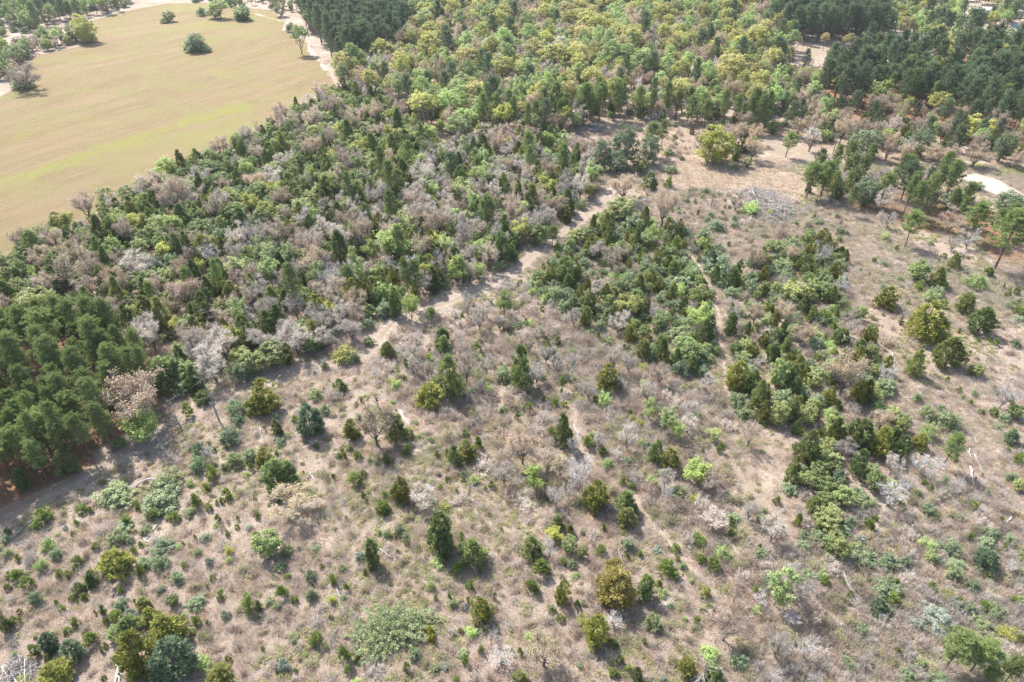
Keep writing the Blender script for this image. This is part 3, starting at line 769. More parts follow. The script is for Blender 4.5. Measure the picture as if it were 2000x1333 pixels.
tile(500, 993, [('G', 80, 260, 230, 250), ('Y', 235, 310, 110, 130), ('Oy', 290, -70, 400, 300, 'yellow budding oak with stout grey trunk on open ground'), ('Y', 410, 510, 110, 120), ('Y', 415, 650, 110, 130), ('c', 190, 640, 110, 110), ('Y', 160, 740, 70, 80), ('c', 590, 540, 70, 80), ('c', 690, 605, 55, 60), ('ly', 575, 695, 65, 80), ('C', 885, 330, 130, 220), ('Ys', 795, 360, 90, 110), ('C', 1410, 170, 240, 340, 'big dark cedar standing alone in dry brush'), ('C', 1660, 330, 220, 180), ('Y', 1000, 185, 75, 85), ('Y', 1100, 160, 100, 110), ('Y', 1140, 210, 70, 80), ('l', 1400, 400, 130, 110), ('c', 1540, 460, 90, 90), ('c', 1635, 580, 60, 70), ('Y', 1505, 720, 80, 120), ('Co', 1710, 760, 150, 190), ('l', 1335, 580, 80, 100),
 ('Yp', 1030, 905, 640, 400, 'very large pale grey green mound shrub in dry brush'), ('cy', 1330, 935, 70, 80), ('cy', 1345, 990, 60, 70), ('Y', 1210, 1110, 110, 110), ('c', 1155, 1210, 70, 80), ('c', 455, 1000, 100, 110), ('Y', 290, 1010, 50, 55), ('Ys', 205, 1190, 110, 120), ('c', 670, 1120, 100, 130), ('c', 700, 1230, 60, 70), ('C', 20, 740, 60, 90), ('Y', 15, 830, 60, 90), ('c', 1830, 670, 40, 60), ('Y', 1590, 1110, 100, 80), ('D', 1880, 1130, 240, 190, 'low dead tree of white twigs in the brush'), ('bg', 470, 870, 150, 130), ('l', 1650, 940, 110, 100), ('c', 960, 10, 120, 90), ('c', 1530, 1310, 60, 50), ('c', 240, 520, 60, 50), ('c', 500, 440, 40, 40), ('bg', 900, 1230, 260, 150), ('bt', 800, 100, 90, 70), ('bt', 1200, 470, 150, 120)])
tile(1000, 993, [('C', 150, 290, 190, 190), ('C', 350, 100, 110, 120), ('Ly', 320, 190, 140, 100), ('G', 440, 270, 130, 150), ('C', 440, 160, 80, 90), ('D', 290, 290, 130, 150), ('c', 220, 460, 170, 150), ('c', 150, 590, 110, 120), ('G', 530, 330, 80, 110), ('Co', 400, 630, 110, 180), ('c', 685, 310, 80, 80), ('ly', 855, 180, 70, 60), ('Y', 890, 270, 120, 120), ('C', 890, 70, 160, 180), ('Cg', 800, 590, 290, 290, 'golden brown round cedar leaning on a dark cedar'), ('C', 1030, 590, 150, 200, 'dark cedar pressed against the golden brown cedar'), ('Cg', 780, 440, 130, 90), ('Y', 1090, 870, 170, 160), ('Co', 650, 920, 190, 250, 'olive cedar with a bleached dead shrub on its flank'), ('ly', 540, 840, 100, 90), ('D', 780, 850, 180, 150), ('c', 830, 1150, 60, 70), ('C', 955, 1270, 90, 120), ('c', 1190, 450, 160, 150), ('c', 1440, 240, 110, 90), ('c', 1450, 380, 80, 80), ('c', 1550, 420, 100, 130), ('ly', 1490, 630, 100, 110), ('c', 1520, 740, 55, 55), ('l', 1880, 780, 90, 80), ('Co', 1350, 1200, 150, 170), ('l', 1510, 1110, 170, 130), ('Y', 1740, 1160, 140, 160), ('C', 1550, 1250, 140, 130), ('Oy', 250, 1080, 340, 330, 'grey oak with sparse yellow buds and twisted limbs rising from dry brush'), ('C', 60, 1290, 120, 100), ('c', 500, 730, 50, 60), ('c', 780, 1250, 80, 80), ('c', 1250, 300, 80, 70), ('Y', 1910, 70, 90, 80), ('Bg', 1560, 70, 260, 220), ('D', 1900, 680, 140, 120), ('bt', 100, 760, 160, 130)])
tile(1500, 993, [('G', 460, 70, 230, 160), ('G', 500, 190, 160, 140), ('G', 570, 300, 140, 200), ('c', 235, 90, 70, 110), ('Y', 650, 90, 90, 90), ('c', 780, 120, 80, 100), ('Y', 730, 370, 210, 170), ('Cb', 1690, 400, 180, 150), ('c', 1290, 65, 60, 60), ('Y', 1480, 70, 70, 60), ('l', 1220, 260, 130, 110), ('l', 1260, 350, 110, 120), ('bg', 1100, 340, 170, 140), ('Y', 1430, 470, 150, 150), ('Y', 1580, 580, 110, 110), ('c', 1265, 590, 70, 60), ('ly', 1370, 645, 100, 80), ('Y', 920, 620, 260, 160), ('Cb', 850, 740, 130, 130), ('c', 960, 690, 120, 90), ('Y', 1740, 775, 200, 160), ('c', 1660, 740, 90, 90), ('Ys', 1300, 830, 280, 180), ('Y', 1640, 880, 200, 150), ('ly', 1840, 945, 150, 110, 'bright yellow shrub on bare pinkish ground'), ('P', 1470, 1050, 300, 260, 'round bright green pine crown, larger one of a touching pair'), ('P', 1660, 1090, 250, 250, 'round bright green pine crown, smaller one of a touching pair'), ('P', 1900, 1220, 180, 180), ('P', 1720, 1265, 150, 120), ('Y', 640, 1210, 90, 100), ('W', 100, 590, 240, 280, 'sparse pale yellow green tree with bleached twigs in brown brush'), ('D', 180, 830, 170, 160), ('D', 300, 1050, 200, 200), ('Bg', 100, 1020, 230, 260), ('G', 240, 560, 80, 110), ('l', 450, 360, 70, 70), ('bg', 1650, 1300, 150, 100), ('D', 60, 1290, 160, 120)])
tile(0, 330, [('Oy', 570, 740, 320, 300, 'golden budding oak with dark forked trunk above the pine stand'), ('O', 880, 850, 240, 240, 'pinkish tan oak next to the golden budding oak'), ('O', 1300, 180, 300, 260), ('B', 640, 260, 260, 220, 'dark bare oak on the pasture edge'), ('B', 1150, 90, 270, 190), ('Oy', 740, 1020, 230, 150), ('B', 850, 1080, 300, 180), ('Ly', 1815, 950, 170, 150, 'small bright yellow green tree among grey shrubs'), ('L', 870, 610, 150, 190), ('Ys', 1150, 720, 150, 160), ('Co', 1560, 620, 200, 240), ('C', 1430, 600, 130, 250), ('C', 760, 640, 130, 250), ('C', 1850, 420, 180, 250), ('P', 1430, 840, 110, 150), ('P', 1150, 950, 100, 150), ('C', 430, 390, 110, 120), ('P', 240, 560, 150, 150), ('Ly', 1090, 230, 100, 90), ('Bg', 860, 250, 120, 150), ('P', 700, 1180, 180, 180), ('P', 500, 1130, 170, 180), ('P', 150, 1180, 170, 180), ('C', 50, 950, 140, 200), ('Oy', 1640, 1030, 160, 120), ('B', 1680, 1140, 260, 200), ('D', 1880, 1090, 150, 140), ('Co', 1730, 590, 110, 110), ('Y', 1300, 690, 150, 150), ('C', 1340, 740, 100, 130)])
tile(500, 330, [('L', 1050, 570, 330, 260, 'large soft lime green tree with pale trunk near the dirt track'), ('Ly', 1380, 550, 190, 140), ('L', 1540, 750, 170, 220), ('L', 1400, 410, 100, 120), ('D', 1180, 780, 240, 230, 'bleached grey dead tree beside the large lime green tree'), ('D', 1530, 620, 150, 140), ('P', 700, 830, 150, 160, 'tall pine with long bare trunk beside the track bend'), ('P', 270, 860, 150, 230), ('Co', 460, 1060, 180, 220), ('Y', 330, 1210, 180, 150), ('Co', 440, 1250, 190, 180), ('L', 1180, 1040, 120, 200, 'slim lime green tree beside the track bend'), ('P', 1340, 1110, 100, 90), ('L', 1900, 1010, 130, 180, 'bright green tree above a blue green shrub beside the track'), ('C', 1430, 1290, 140, 150), ('Y', 1920, 1190, 100, 140), ('C', 540, 160, 180, 220), ('C', 1080, 110, 140, 210), ('C', 1080, 330, 110, 180), ('P', 1770, 300, 160, 160), ('Ys', 620, 300, 80, 80), ('Y', 730, 230, 140, 110), ('C', 630, 600, 170, 260), ('Cb', 780, 600, 90, 160), ('C', 840, 370, 110, 190), ('B', 1220, 210, 210, 230), ('Bg', 1500, 360, 200, 210), ('Bg', 1620, 1020, 120, 190), ('D', 510, 840, 160, 190), ('D', 180, 1080, 120, 190), ('Bg', 650, 1080, 180, 200), ('C', 1060, 1010, 120, 230), ('Y', 900, 960, 90, 110), ('Y', 970, 1030, 80, 110), ('B', 1780, 640, 180, 220), ('C', 420, 440, 130, 200), ('C', 330, 250, 130, 200)])
tile(1000, 330, [('Ly', 250, 130, 220, 170, 'bright yellow tree among dark cedars beside the track'), ('Ly', 70, 450, 170, 170, 'yellow green tree beside a glossy green bush at the track'), ('G', 200, 490, 170, 190), ('G', 230, 390, 130, 120), ('C', 410, 340, 110, 130), ('C', 150, 250, 170, 260), ('Y', 530, 260, 90, 100), ('P', 310, 490, 115, 80, 'small flat topped pine on the edge of the dirt track'), ('G', 500, 510, 150, 130), ('Co', 610, 570, 120, 150), ('G', 660, 480, 90, 90), ('G', 850, 290, 260, 170), ('O', 860, 120, 250, 190), ('O', 1170, 260, 250, 260, 'bare crooked oak shading dark fallen branches'), ('Y', 930, 400, 200, 160), ('l', 1070, 460, 130, 120), ('G', 1050, 540, 150, 120), ('c', 1015, 620, 50, 60), ('c', 1105, 630, 50, 60), ('c', 765, 540, 80, 70), ('Y', 1580, 430, 130, 110), ('Y', 1495, 380, 60, 60), ('Y', 1470, 500, 130, 100), ('Ys', 1400, 610, 80, 90), ('Cb', 1530, 700, 150, 170), ('Y', 1590, 730, 260, 200, 'large dense blue green mound shrub beside the footpath'), ('O', 1870, 680, 180, 170), ('c', 1260, 570, 90, 110), ('c', 1210, 700, 70, 80), ('c', 1265, 755, 90, 90), ('Y', 1090, 760, 110, 130), ('Y', 1020, 730, 100, 110), ('B', 780, 660, 230, 190), ('C', 410, 770, 180, 210), ('Y', 870, 880, 190, 190), ('ly', 940, 860, 70, 60), ('Y', 1290, 850, 200, 130), ('C', 1455, 880, 90, 100), ('l', 1280, 920, 130, 120), ('Ly', 890, 1030, 220, 110, 'flat spreading yellow green tree among grey green shrubs'), ('L', 740, 1000, 110, 110), ('L', 1410, 960, 100, 130), ('L', 1450, 1110, 200, 200, 'vivid lime green tree leaning over a dark cedar'), ('C', 1480, 1250, 160, 220), ('Y', 470, 1010, 120, 130), ('C', 600, 1020, 130, 180), ('Y', 330, 950, 150, 150), ('Y', 230, 940, 100, 130), ('C', 570, 1130, 110, 170), ('Y', 680, 1190, 110, 130), ('c', 1870, 1210, 60, 90), ('Y', 1680, 940, 140, 110), ('Y', 1840, 890, 140, 150), ('G', 1750, 840, 110, 90), ('Y', 1610, 870, 100, 90), ('D', 1080, 1080, 110, 100), ('l', 1490, 610, 60, 80), ('l', 1830, 290, 150, 120), ('B', 1720, 250, 120, 120), ('c', 1200, 100, 70, 90), ('C', 1060, 90, 110, 130)])
tile(1500, 330, [('P', 340, 50, 190, 160), ('P', 450, 30, 160, 160), ('Gd', 760, 165, 250, 230), ('P', 910, 120, 150, 160), ('Pd', 1080, 60, 200, 210), ('Gd', 1440, 235, 200, 150), ('P', 1620, 370, 210, 170), ('P', 1870, 480, 290, 290, 'large round crowned pine shading orange litter'), ('Gd', 1850, 255, 240, 190, 'very dark broad pine beside the sandy patch'), ('P', 1110, 420, 170, 170, 'pair trunked pine alone on open dry ground'), ('P', 650, 210, 90, 130), ('G', 1610, 130, 100, 70), ('B', 1420, 370, 210, 180), ('D', 1560, 510, 180, 160), ('Bg', 1430, 560, 140, 120), ('C', 1430, 700, 110, 110), ('c', 1350, 660, 50, 50), ('G', 1170, 770, 160, 190), ('C', 1310, 830, 150, 170), ('Y', 1310, 930, 110, 100), ('D', 1220, 730, 60, 100), ('Y', 1010, 835, 60, 50), ('c', 1170, 890, 70, 80), ('Co', 1230, 1150, 280, 240, 'broad olive green cedar on dry ground beside a dark stump'), ('C', 1520, 1020, 160, 160), ('C', 1650, 1160, 200, 180), ('l', 1250, 970, 120, 100), ('c', 1345, 1030, 70, 80), ('l', 1600, 850, 180, 130), ('c', 1690, 790, 90, 80), ('C', 560, 635, 80, 80), ('Y', 550, 530, 60, 60), ('Y', 605, 490, 50, 50), ('Co', 430, 510, 110, 110), ('G', 60, 590, 150, 110), ('Y', 210, 660, 110, 100), ('Y', 120, 650, 90, 90), ('D', 430, 640, 150, 180), ('C', 310, 700, 100, 90), ('G', 420, 800, 120, 100), ('G', 420, 930, 170, 160), ('G', 210, 920, 200, 150), ('Y', 550, 975, 100, 70), ('Y', 270, 1030, 80, 80), ('Y', 350, 1080, 60, 70), ('c', 440, 1110, 120, 110), ('c', 520, 1090, 60, 100), ('B', 640, 1150, 190, 200), ('Y', 230, 1120, 90, 80), ('Y', 200, 1230, 130, 140), ('C', 570, 1280, 130, 120), ('Co', 920, 980, 160, 150), ('Y', 60, 1010, 120, 160), ('c', 1840, 950, 50, 60), ('c', 1910, 930, 50, 80), ('c', 1930, 1080, 80, 80), ('l', 900, 510, 70, 80), ('bg', 870, 350, 110, 90), ('Bg', 940, 380, 120, 120), ('c', 440, 1290, 40, 70), ('b', 100, 470, 160, 120), ('bt', 300, 400, 150, 150)])
# far part
tile(0, 0, [('Y', 1495, 320, 180, 150), ('Y', 1440, 345, 100, 100), ('Y', 1580, 365, 80, 60), ('G', 1500, 280, 90, 70), ('G', 1290, 120, 100, 90, 'small green topped clump beside the far pasture track'), ('Y', 1265, 150, 90, 50), ('Wf', 1670, 45, 150, 110, 'green tree in the row of trees at the far pasture end'), ('Y', 1540, 85, 90, 70), ('G', 1850, 95, 150, 110), ('Bm', 170, 585, 280, 210, 'bare grey rounded tree alone at the pasture margin'), ('Fb', 640, 215, 200, 200, 'yellow green tree at the tip of the hedge in the pasture'), ('G', 560, 250, 130, 140), ('Y', 680, 280, 110, 70), ('Y', 5, 95, 60, 60), ('Y', 170, 625, 210, 110), ('Y', 1490, 360, 130, 70), ('Y', 1850, 125, 130, 60), ('G', 1640, 90, 130, 70)])
tile(500, 0, [('Wf', 330, 275, 155, 165, 'lone leafy tree casting shade beside the field track'), ('G', 180, 70, 100, 110), ('Y', 260, 205, 90, 80), ('W', 920, 690, 120, 130), ('Ly', 1120, 390, 180, 120), ('L', 1240, 400, 100, 110), ('F', 660, 490, 170, 190), ('L', 1470, 500, 150, 190), ('W', 1150, 280, 150, 180), ('Wf', 1590, 900, 200, 150), ('L', 1430, 740, 110, 140), ('Fy', 1720, 990, 90, 90), ('L', 1420, 960, 90, 110), ('L', 420, 1000, 120, 110), ('B', 1050, 740, 170, 150), ('B', 480, 690, 150, 120), ('C', 700, 1020, 120, 200), ('C', 1140, 1080, 100, 170), ('Pd', 1490, 1250, 140, 150), ('Bg', 1430, 340, 230, 150)])
tile(1000, 0, [('Gd', 875, 1095, 250, 320, 'tall dark tree in the evergreen cluster in the clearing'), ('Gd', 690, 1170, 180, 250), ('P', 1075, 1030, 150, 150), ('P', 1160, 1000, 90, 130), ('Gd', 1060, 1135, 180, 230), ('Gd', 800, 1235, 200, 170), ('G', 985, 1255, 150, 150), ('Fb', 1570, 1100, 310, 290, 'bright yellow green rounded tree standing at the clearing'), ('Fp', 1030, 770, 170, 120, 'reddish brown bare rounded tree behind the grey brush pile'), ('L', 90, 790, 130, 110), ('P', 560, 750, 150, 180), ('P', 680, 740, 140, 160), ('P', 800, 720, 150, 180), ('P', 330, 740, 150, 180), ('P', 1390, 830, 120, 150), ('P', 1490, 850, 120, 140), ('C', 1780, 860, 90, 140), ('L', 670, 510, 130, 140), ('L', 1640, 440, 150, 160), ('L', 1830, 470, 140, 150), ('Fp', 1550, 590, 160, 110), ('F', 330, 420, 320, 190), ('Fy', 600, 170, 260, 120), ('Bg', 1060, 280, 180, 140), ('C', 470, 1100, 40, 50), ('C', 1380, 1000, 40, 60), ('l', 1210, 1290, 120, 60), ('l', 1710, 1270, 60, 60), ('G', 1810, 1240, 80, 90), ('L', 1850, 1090, 80, 90), ('Fp', 1700, 1000, 260, 130), ('B', 1450, 1060, 130, 140), ('l', 1200, 1160, 100, 60)])
tile(1500, 0, [('Fb', 385, 590, 190, 120, 'yellow domed tree among dark pines'), ('L', 880, 700, 210, 190, 'lime green tree among dark pines'), ('F', 1320, 790, 210, 170), ('Fb', 1600, 980, 290, 190, 'broad yellow lime tree in front of the large pine stand'), ('Gd', 760, 1085, 250, 230, 'large round dark pine beside the sandy yard'), ('Gd', 1180, 1085, 210, 220, 'dense dark pine between pinkish bare trees'), ('Fp', 1300, 1170, 240, 160, 'pinkish brown umbrella shaped tree by the sandy patch'), ('Fp', 1610, 1170, 250, 150, 'pinkish brown umbrella shaped tree with forked dark trunk'), ('P', 165, 1080, 130, 110, 'small pine with bare trunk in the sandy yard'), ('Bg', 340, 1040, 170, 170, 'pale grey feathery tree in the sandy yard'), ('Gd', 1810, 1120, 170, 230), ('F', 620, 310, 100, 100), ('F', 440, 300, 80, 90), ('W', 760, 270, 100, 110), ('C', 800, 340, 50, 60), ('Ly', 1600, 400, 120, 60), ('F', 810, 600, 100, 140), ('Fp', 1920, 1200, 120, 130), ('Ly', 1240, 250, 110, 110), ('F', 1320, 250, 130, 140), ('Pd', 1560, 210, 240, 120)])

# ------------------------------------------------------------------ ground
ysteps = [22.0]
while ysteps[-1] < 640:
    ysteps.append(ysteps[-1] + max(.34, ysteps[-1] * .0052))
ys = np.array([-30., 0., 12.] + ysteps + [760, 1000, 1500, 2500, 4000, 7000])
us = np.concatenate([[-12, -6, -3, -1.8], np.linspace(-1.25, 1.25, 470), [1.8, 3, 6, 12]])
yy, uu = np.meshgrid(ys, us, indexing='ij')
xx = uu * (np.maximum(yy, 22) * .72 + 45)
zz = terrain(xx, yy)
far = np.clip((np.hypot(xx, yy) - 700) / 300, 0, 1); zz = zz * (1 - far)
jit = (vnoise(xx, yy, 3.1, 3) - .5) * 5 + (vnoise(xx, yy, 11, 4) - .5) * 6
def edge(poly, soft, wob=1.0):
    d = seg_dist(poly, xx, yy, True)
    s = np.where(inside(poly, xx, yy), d, -d) + jit * wob
    return np.clip(.5 + s / (2 * soft), 0, 1)
def band(pl, half, soft, wob=.12):
    d = seg_dist(pl, xx, yy) + jit * wob
    return np.clip(.5 + (half - d) / (2 * soft), 0, 1)
m_field = edge(FIELD, .9, .12)
m_green = np.max([band(pl, w, w * 2.2, 1.2) * (.92 if i == 0 else .6) for i, (pl, w) in enumerate(STRIPES)], axis=0) * (m_field > .2)
m_green[m_green < .02] = 0
dT = seg_dist(TRACK, xx, yy)
ruts = np.maximum(np.clip(1 - np.abs(dT - .8) / .5, 0, 1), .26 * np.clip((1.5 - dT) / .6, 0, 1))
patch = np.clip(vnoise(xx, yy, 9, 8) * 1.5 - .15, .25, 1)
along = np.clip((yy - 92) / 26, 0, 1)
m_sand = np.clip(ruts * (.50 + .5 * patch) * (.75 + .25 * along), 0, 1)
for pl, hw, k in ((TRACK2, 1.6, .42), (FPATH, .5, .5), (FPATH2, 1.2, .25), (RPATH, .55, .45), (SPATH, .4, .5), (LPATH, .4, .5)):
    m_sand = np.maximum(m_sand, band(pl, hw, hw, .1) * k)
m_tan = np.maximum(.66 * edge(CLEARING, 6, .9), np.maximum(edge(YARD, 3, .5), .5 * np.clip((3.2 - dT) / 2.5, 0, 1)))
m_tan = np.maximum(m_tan, .9 * edge(BROWNFIELD, 3, .4))
m_tan = np.maximum(m_tan, .55 * np.clip((5 - seg_dist(FPATH2, xx, yy)) / 4, 0, 1))
m_white = np.max([.86 * edge(SANDS[0], 2.2, .5)] + [edge(s, .8, .12) for s in SANDS[1:]] + [.85 * band(FIELD_TRACK, 1.0, .9, .2), .55 * band(FAR_TRACK, .7, .9, .2), edge(DRIVE, 1, .1)], axis=0)
m_lit = np.max([edge(l, 4, .8) for l in LITTER], axis=0)
m_lawn = np.max([edge(l, 3, .5) for l in YARDGRASS], axis=0)
MASK = dict(field=m_field, green=m_green, sand=m_sand, tan=m_tan, white=m_white, litter=m_lit * .9, lawn=m_lawn)
nr, nc = xx.shape
idx = np.arange(nr * nc).reshape(nr, nc)
quads = np.stack([idx[:-1, :-1], idx[:-1, 1:], idx[1:, 1:], idx[1:, :-1]], -1).reshape(-1, 4)
fm = lambda m: m.ravel()[quads].mean(1)
trackness = (np.minimum(seg_dist(TRACK, xx, yy) - 2.1, np.minimum(seg_dist(FIELD_TRACK, xx, yy) - 1.5, seg_dist(FAR_TRACK, xx, yy) - 1.2)))
is_track = fm(trackness) < 0
is_field = (fm(m_field) > .5) & ~is_track
is_sand = (fm(np.maximum(edge(YARD, 3, .5), np.maximum(edge(CLEARING, 3, .5), m_white))) > .5) & ~is_track & ~is_field
def sheet(name, sel):
    q = quads[sel]
    used, inv = np.unique(q, return_inverse=True)
    me = bpy.data.meshes.new(name)
    V = np.stack([xx.ravel(), yy.ravel(), zz.ravel()], 1)[used]
    me.vertices.add(len(V)); me.vertices.foreach_set('co', V.ravel())
    me.loops.add(q.size); me.loops.foreach_set('vertex_index', inv.ravel())
    me.polygons.add(len(q)); me.polygons.foreach_set('loop_start', np.arange(len(q)) * 4)
    for k, m in MASK.items():
        a = me.attributes.new(k, 'FLOAT', 'POINT'); a.data.foreach_set('value', m.ravel()[used])
    me.materials.append(gm); me.update(calc_edges=True)
    me.polygons.foreach_set('use_smooth', np.ones(len(q), bool))
    ob = bpy.data.objects.new(name, me); COL.objects.link(ob); ob['kind'] = 'structure'
    return ob
sheet('ground', ~(is_track | is_field | is_sand)); sheet('pasture', is_field); sheet('dirt_track', is_track); sheet('sandy_clearing', is_sand)

# ------------------------------------------------------------------ the rest of the wood, by stands
OPENS = [(TRACK, 1.5), (FIELD_TRACK, 3.), (FPATH, .3), (FPATH2, .6), (RPATH, .6), (SPATH, .2)]
KEEP = [YARD] + SANDS[:1] + [gpoly(p) for p in ([(1868, 12), (1932, 12), (1935, 58), (1868, 58)], [(1972, 46), (2015, 46), (2015, 84), (1972, 84)], [(1540, 84), (1680, 86), (1676, 138), (1556, 134)], [(1680, 88), (1790, 88), (1800, 124), (1690, 130)], [(1895, 68), (2000, 68), (2000, 104), (1930, 104)], [(1862, 340), (2012, 380), (2012, 475), (1876, 456), (1850, 376)])]
def free(x, y, W, h, tall):
    for pl, d in OPENS:
        if (pd(pl, x, y)) < d + W * .38:
            return False
    if tall:                                     # the photograph shows the track: nothing tall stands between it and the viewer
        L = math.hypot(x, y); k = h * L / CAM_H
        for f in (.35, .7, 1.0):
            if (pd(TRACK, x * (1 + k * f / L), y * (1 + k * f / L))) < .9 + W * .12:
                return False
    return not any((pin(p, x, y)) for p in KEEP)

def stand(px_poly, n, mix, tight=.62, sc=1.0, avoid_field=True, tall=True):
    """n tries at random spots inside an outline; mix: code -> (share, (least, most) height in m)"""
    poly = gpoly(px_poly); lo, hi = poly.min(0), poly.max(0)
    codes = list(mix); w = np.array([mix[c][0] for c in codes], float); w /= w.sum()
    for _ in range(n):
        x, y = random.uniform(lo[0], hi[0]), random.uniform(lo[1], hi[1])
        if not (pin(poly, x, y)):
            continue
        c = codes[int(np.searchsorted(np.cumsum(w), random.random()))] if random.random() < .999 else codes[0]
        a, b = mix[c][1]
        h = random.uniform(a, b) * sc
        W = h * K[c][3] / K[c][4] * random.uniform(.76, 1.28) * (.84 if c == 'P' else 1)
        if clash(x, y, W, tight) or not free(x, y, W, h, tall and h > 2.5):
            continue
        if avoid_field and ((pin(FIELD, x, y)) or (pd(FIELD, x, y, True)) < W * .3):
            continue
        put(c, x, y, W, h)

# pine stand by the track
stand([(-120, 700), (0, 682), (130, 655), (240, 690), (330, 770), (235, 850), (160, 920), (0, 1000), (-150, 1060)], 1000, {'P': (.9, (8.5, 12.5)), 'C': (.06, (3, 5)), 'G': (.04, (2.5, 4))}, .6)
# wood along the pasture
stand([(-120, 560), (0, 522), (130, 458), (290, 372), (450, 296), (560, 232), (660, 182), (760, 210), (860, 300), (700, 390), (520, 470), (350, 540), (240, 690), (130, 655), (0, 682), (-110, 700)], 9000,
      {'G': (.42, (3.2, 6.0)), 'B': (.08, (5, 8)), 'Bg': (.05, (5, 8)), 'C': (.10, (4.5, 8)), 'Y': (.12, (2.2, 3.4)), 'O': (.05, (6, 8)), 'L': (.05, (5, 7)), 'Ly': (.03, (4, 6)), 'l': (.06, (1.8, 2.6))}, .55)
# middle wood between pasture and track
stand([(160, 590), (350, 540), (520, 470), (700, 390), (860, 300), (1000, 270), (1150, 310), (1185, 385), (1090, 455), (980, 535), (860, 592), (760, 622), (650, 690), (540, 735), (420, 775), (330, 770), (300, 690)], 9000,
      {'B': (.10, (5, 8.5)), 'Bg': (.21, (4.5, 8)), 'O': (.06, (5, 8)), 'C': (.09, (4, 8)), 'Co': (.04, (4, 7)), 'Y': (.15, (2, 3.6)), 'G': (.12, (3, 5.2)), 'D': (.03, (5, 8)), 'L': (.03, (4.5, 7)), 'Ly': (.015, (4, 5)), 'W': (.045, (5, 8)), 'P': (.02, (9, 12)), 'l': (.06, (1.6, 2.8)), 'b': (.04, (1.5, 2.4)), 'Ys': (.03, (1.8, 2.8))}, .50)
# far wood
stand([(640, 140), (770, 135), (800, 60), (790, -25), (1510, -25), (1500, 40), (1545, 110), (1500, 250), (1330, 235), (1180, 225), (1090, 270), (900, 290), (760, 215), (660, 185)], 14000,
      {'F': (.27, (6.5, 14)), 'Fp': (.20, (6, 12)), 'Wf': (.17, (6.5, 14)), 'W': (.10, (6, 11)), 'Bg': (.09, (6, 10)), 'Pd': (.04, (10, 14)), 'L': (.06, (6, 9)), 'Fy': (.05, (8, 11)), 'Y': (.04, (2.5, 4)), 'C': (.05, (5, 8))}, .56, 1.0)
stand([(900, 230), (1180, 215), (1300, 225), (1500, 240), (1480, 265), (1300, 240), (1200, 235), (1120, 262), (1100, 300), (1000, 300)], 700, {'P': (.4, (9, 12)), 'C': (.2, (4, 7)), 'Y': (.2, (2, 3.5)), 'W': (.1, (6, 8)), 'B': (.1, (6, 8))}, .55)
# dark pines at the pasture corner, and the stands on the far right
stand([(575, 20), (650, -20), (790, -20), (800, 65), (780, 130), (655, 150), (620, 110), (600, 60)], 2200, {'Pd': (.93, (12, 17)), 'Wf': (.07, (9, 12))}, .5)
stand([(1600, 130), (1660, 118), (2080, 112), (2120, 280), (1900, 262), (1800, 215), (1690, 225), (1600, 205)], 1250, {'Pd': (.76, (8, 15)), 'P': (.10, (8, 13)), 'Bg': (.04, (7, 9)), 'Wf': (.04, (8, 11)), 'Fy': (.03, (9, 11)), 'L': (.02, (8, 10)), 'F': (.02, (8, 11))}, .5)
stand([(1495, 30), (1500, -25), (1720, -25), (1715, 75), (1680, 92), (1545, 88), (1500, 55)], 2400, {'Pd': (.95, (12, 16)), 'Wf': (.05, (9, 12))}, .5)
stand([(1710, -25), (2080, -25), (2080, 110), (1900, 112), (1720, 80)], 1500, {'Wf': (.3, (8, 12)), 'W': (.2, (8, 11)), 'Pd': (.22, (9, 13)), 'L': (.08, (6, 9)), 'F': (.12, (8, 11)), 'G': (.08, (4, 6))}, .66)
stand([(1500, 130), (1600, 150), (1620, 235), (1700, 235), (1800, 225), (1900, 265), (2090, 285), (2090, 315), (1880, 310), (1700, 290), (1580, 275), (1480, 262), (1440, 230), (1450, 170)], 1500,
      {'B': (.16, (6, 9)), 'Fp': (.12, (7, 10)), 'Pd': (.10, (7, 10)), 'C': (.16, (4, 6)), 'G': (.16, (3, 5)), 'Wf': (.10, (6, 9)), 'L': (.08, (6, 8)), 'Y': (.12, (2, 3.5))}, .6)
stand([(1570, 345), (1690, 345), (1860, 370), (2080, 420), (2080, 520), (1960, 500), (1880, 462), (1780, 440), (1660, 410), (1580, 385)], 480, {'P': (.4, (7, 10.5)), 'Pd': (.12, (7, 10)), 'Fp': (.14, (6, 8)), 'Bg': (.2, (5, 8)), 'C': (.08, (3, 6)), 'bg': (.06, (1.5, 2))}, .7)
stand([(1420, 262), (1480, 262), (1480, 320), (1420, 322)], 60, {'Fp': (.4, (6, 8)), 'C': (.3, (4, 6)), 'G': (.3, (3, 5))}, .7)
stand([(1700, 300), (1880, 318), (2080, 326), (2080, 338), (1860, 332), (1720, 335)], 200, {'Fp': (.3, (6, 8)), 'Pd': (.3, (8, 11)), 'C': (.2, (4, 6)), 'Bg': (.2, (5, 7))}, .8)
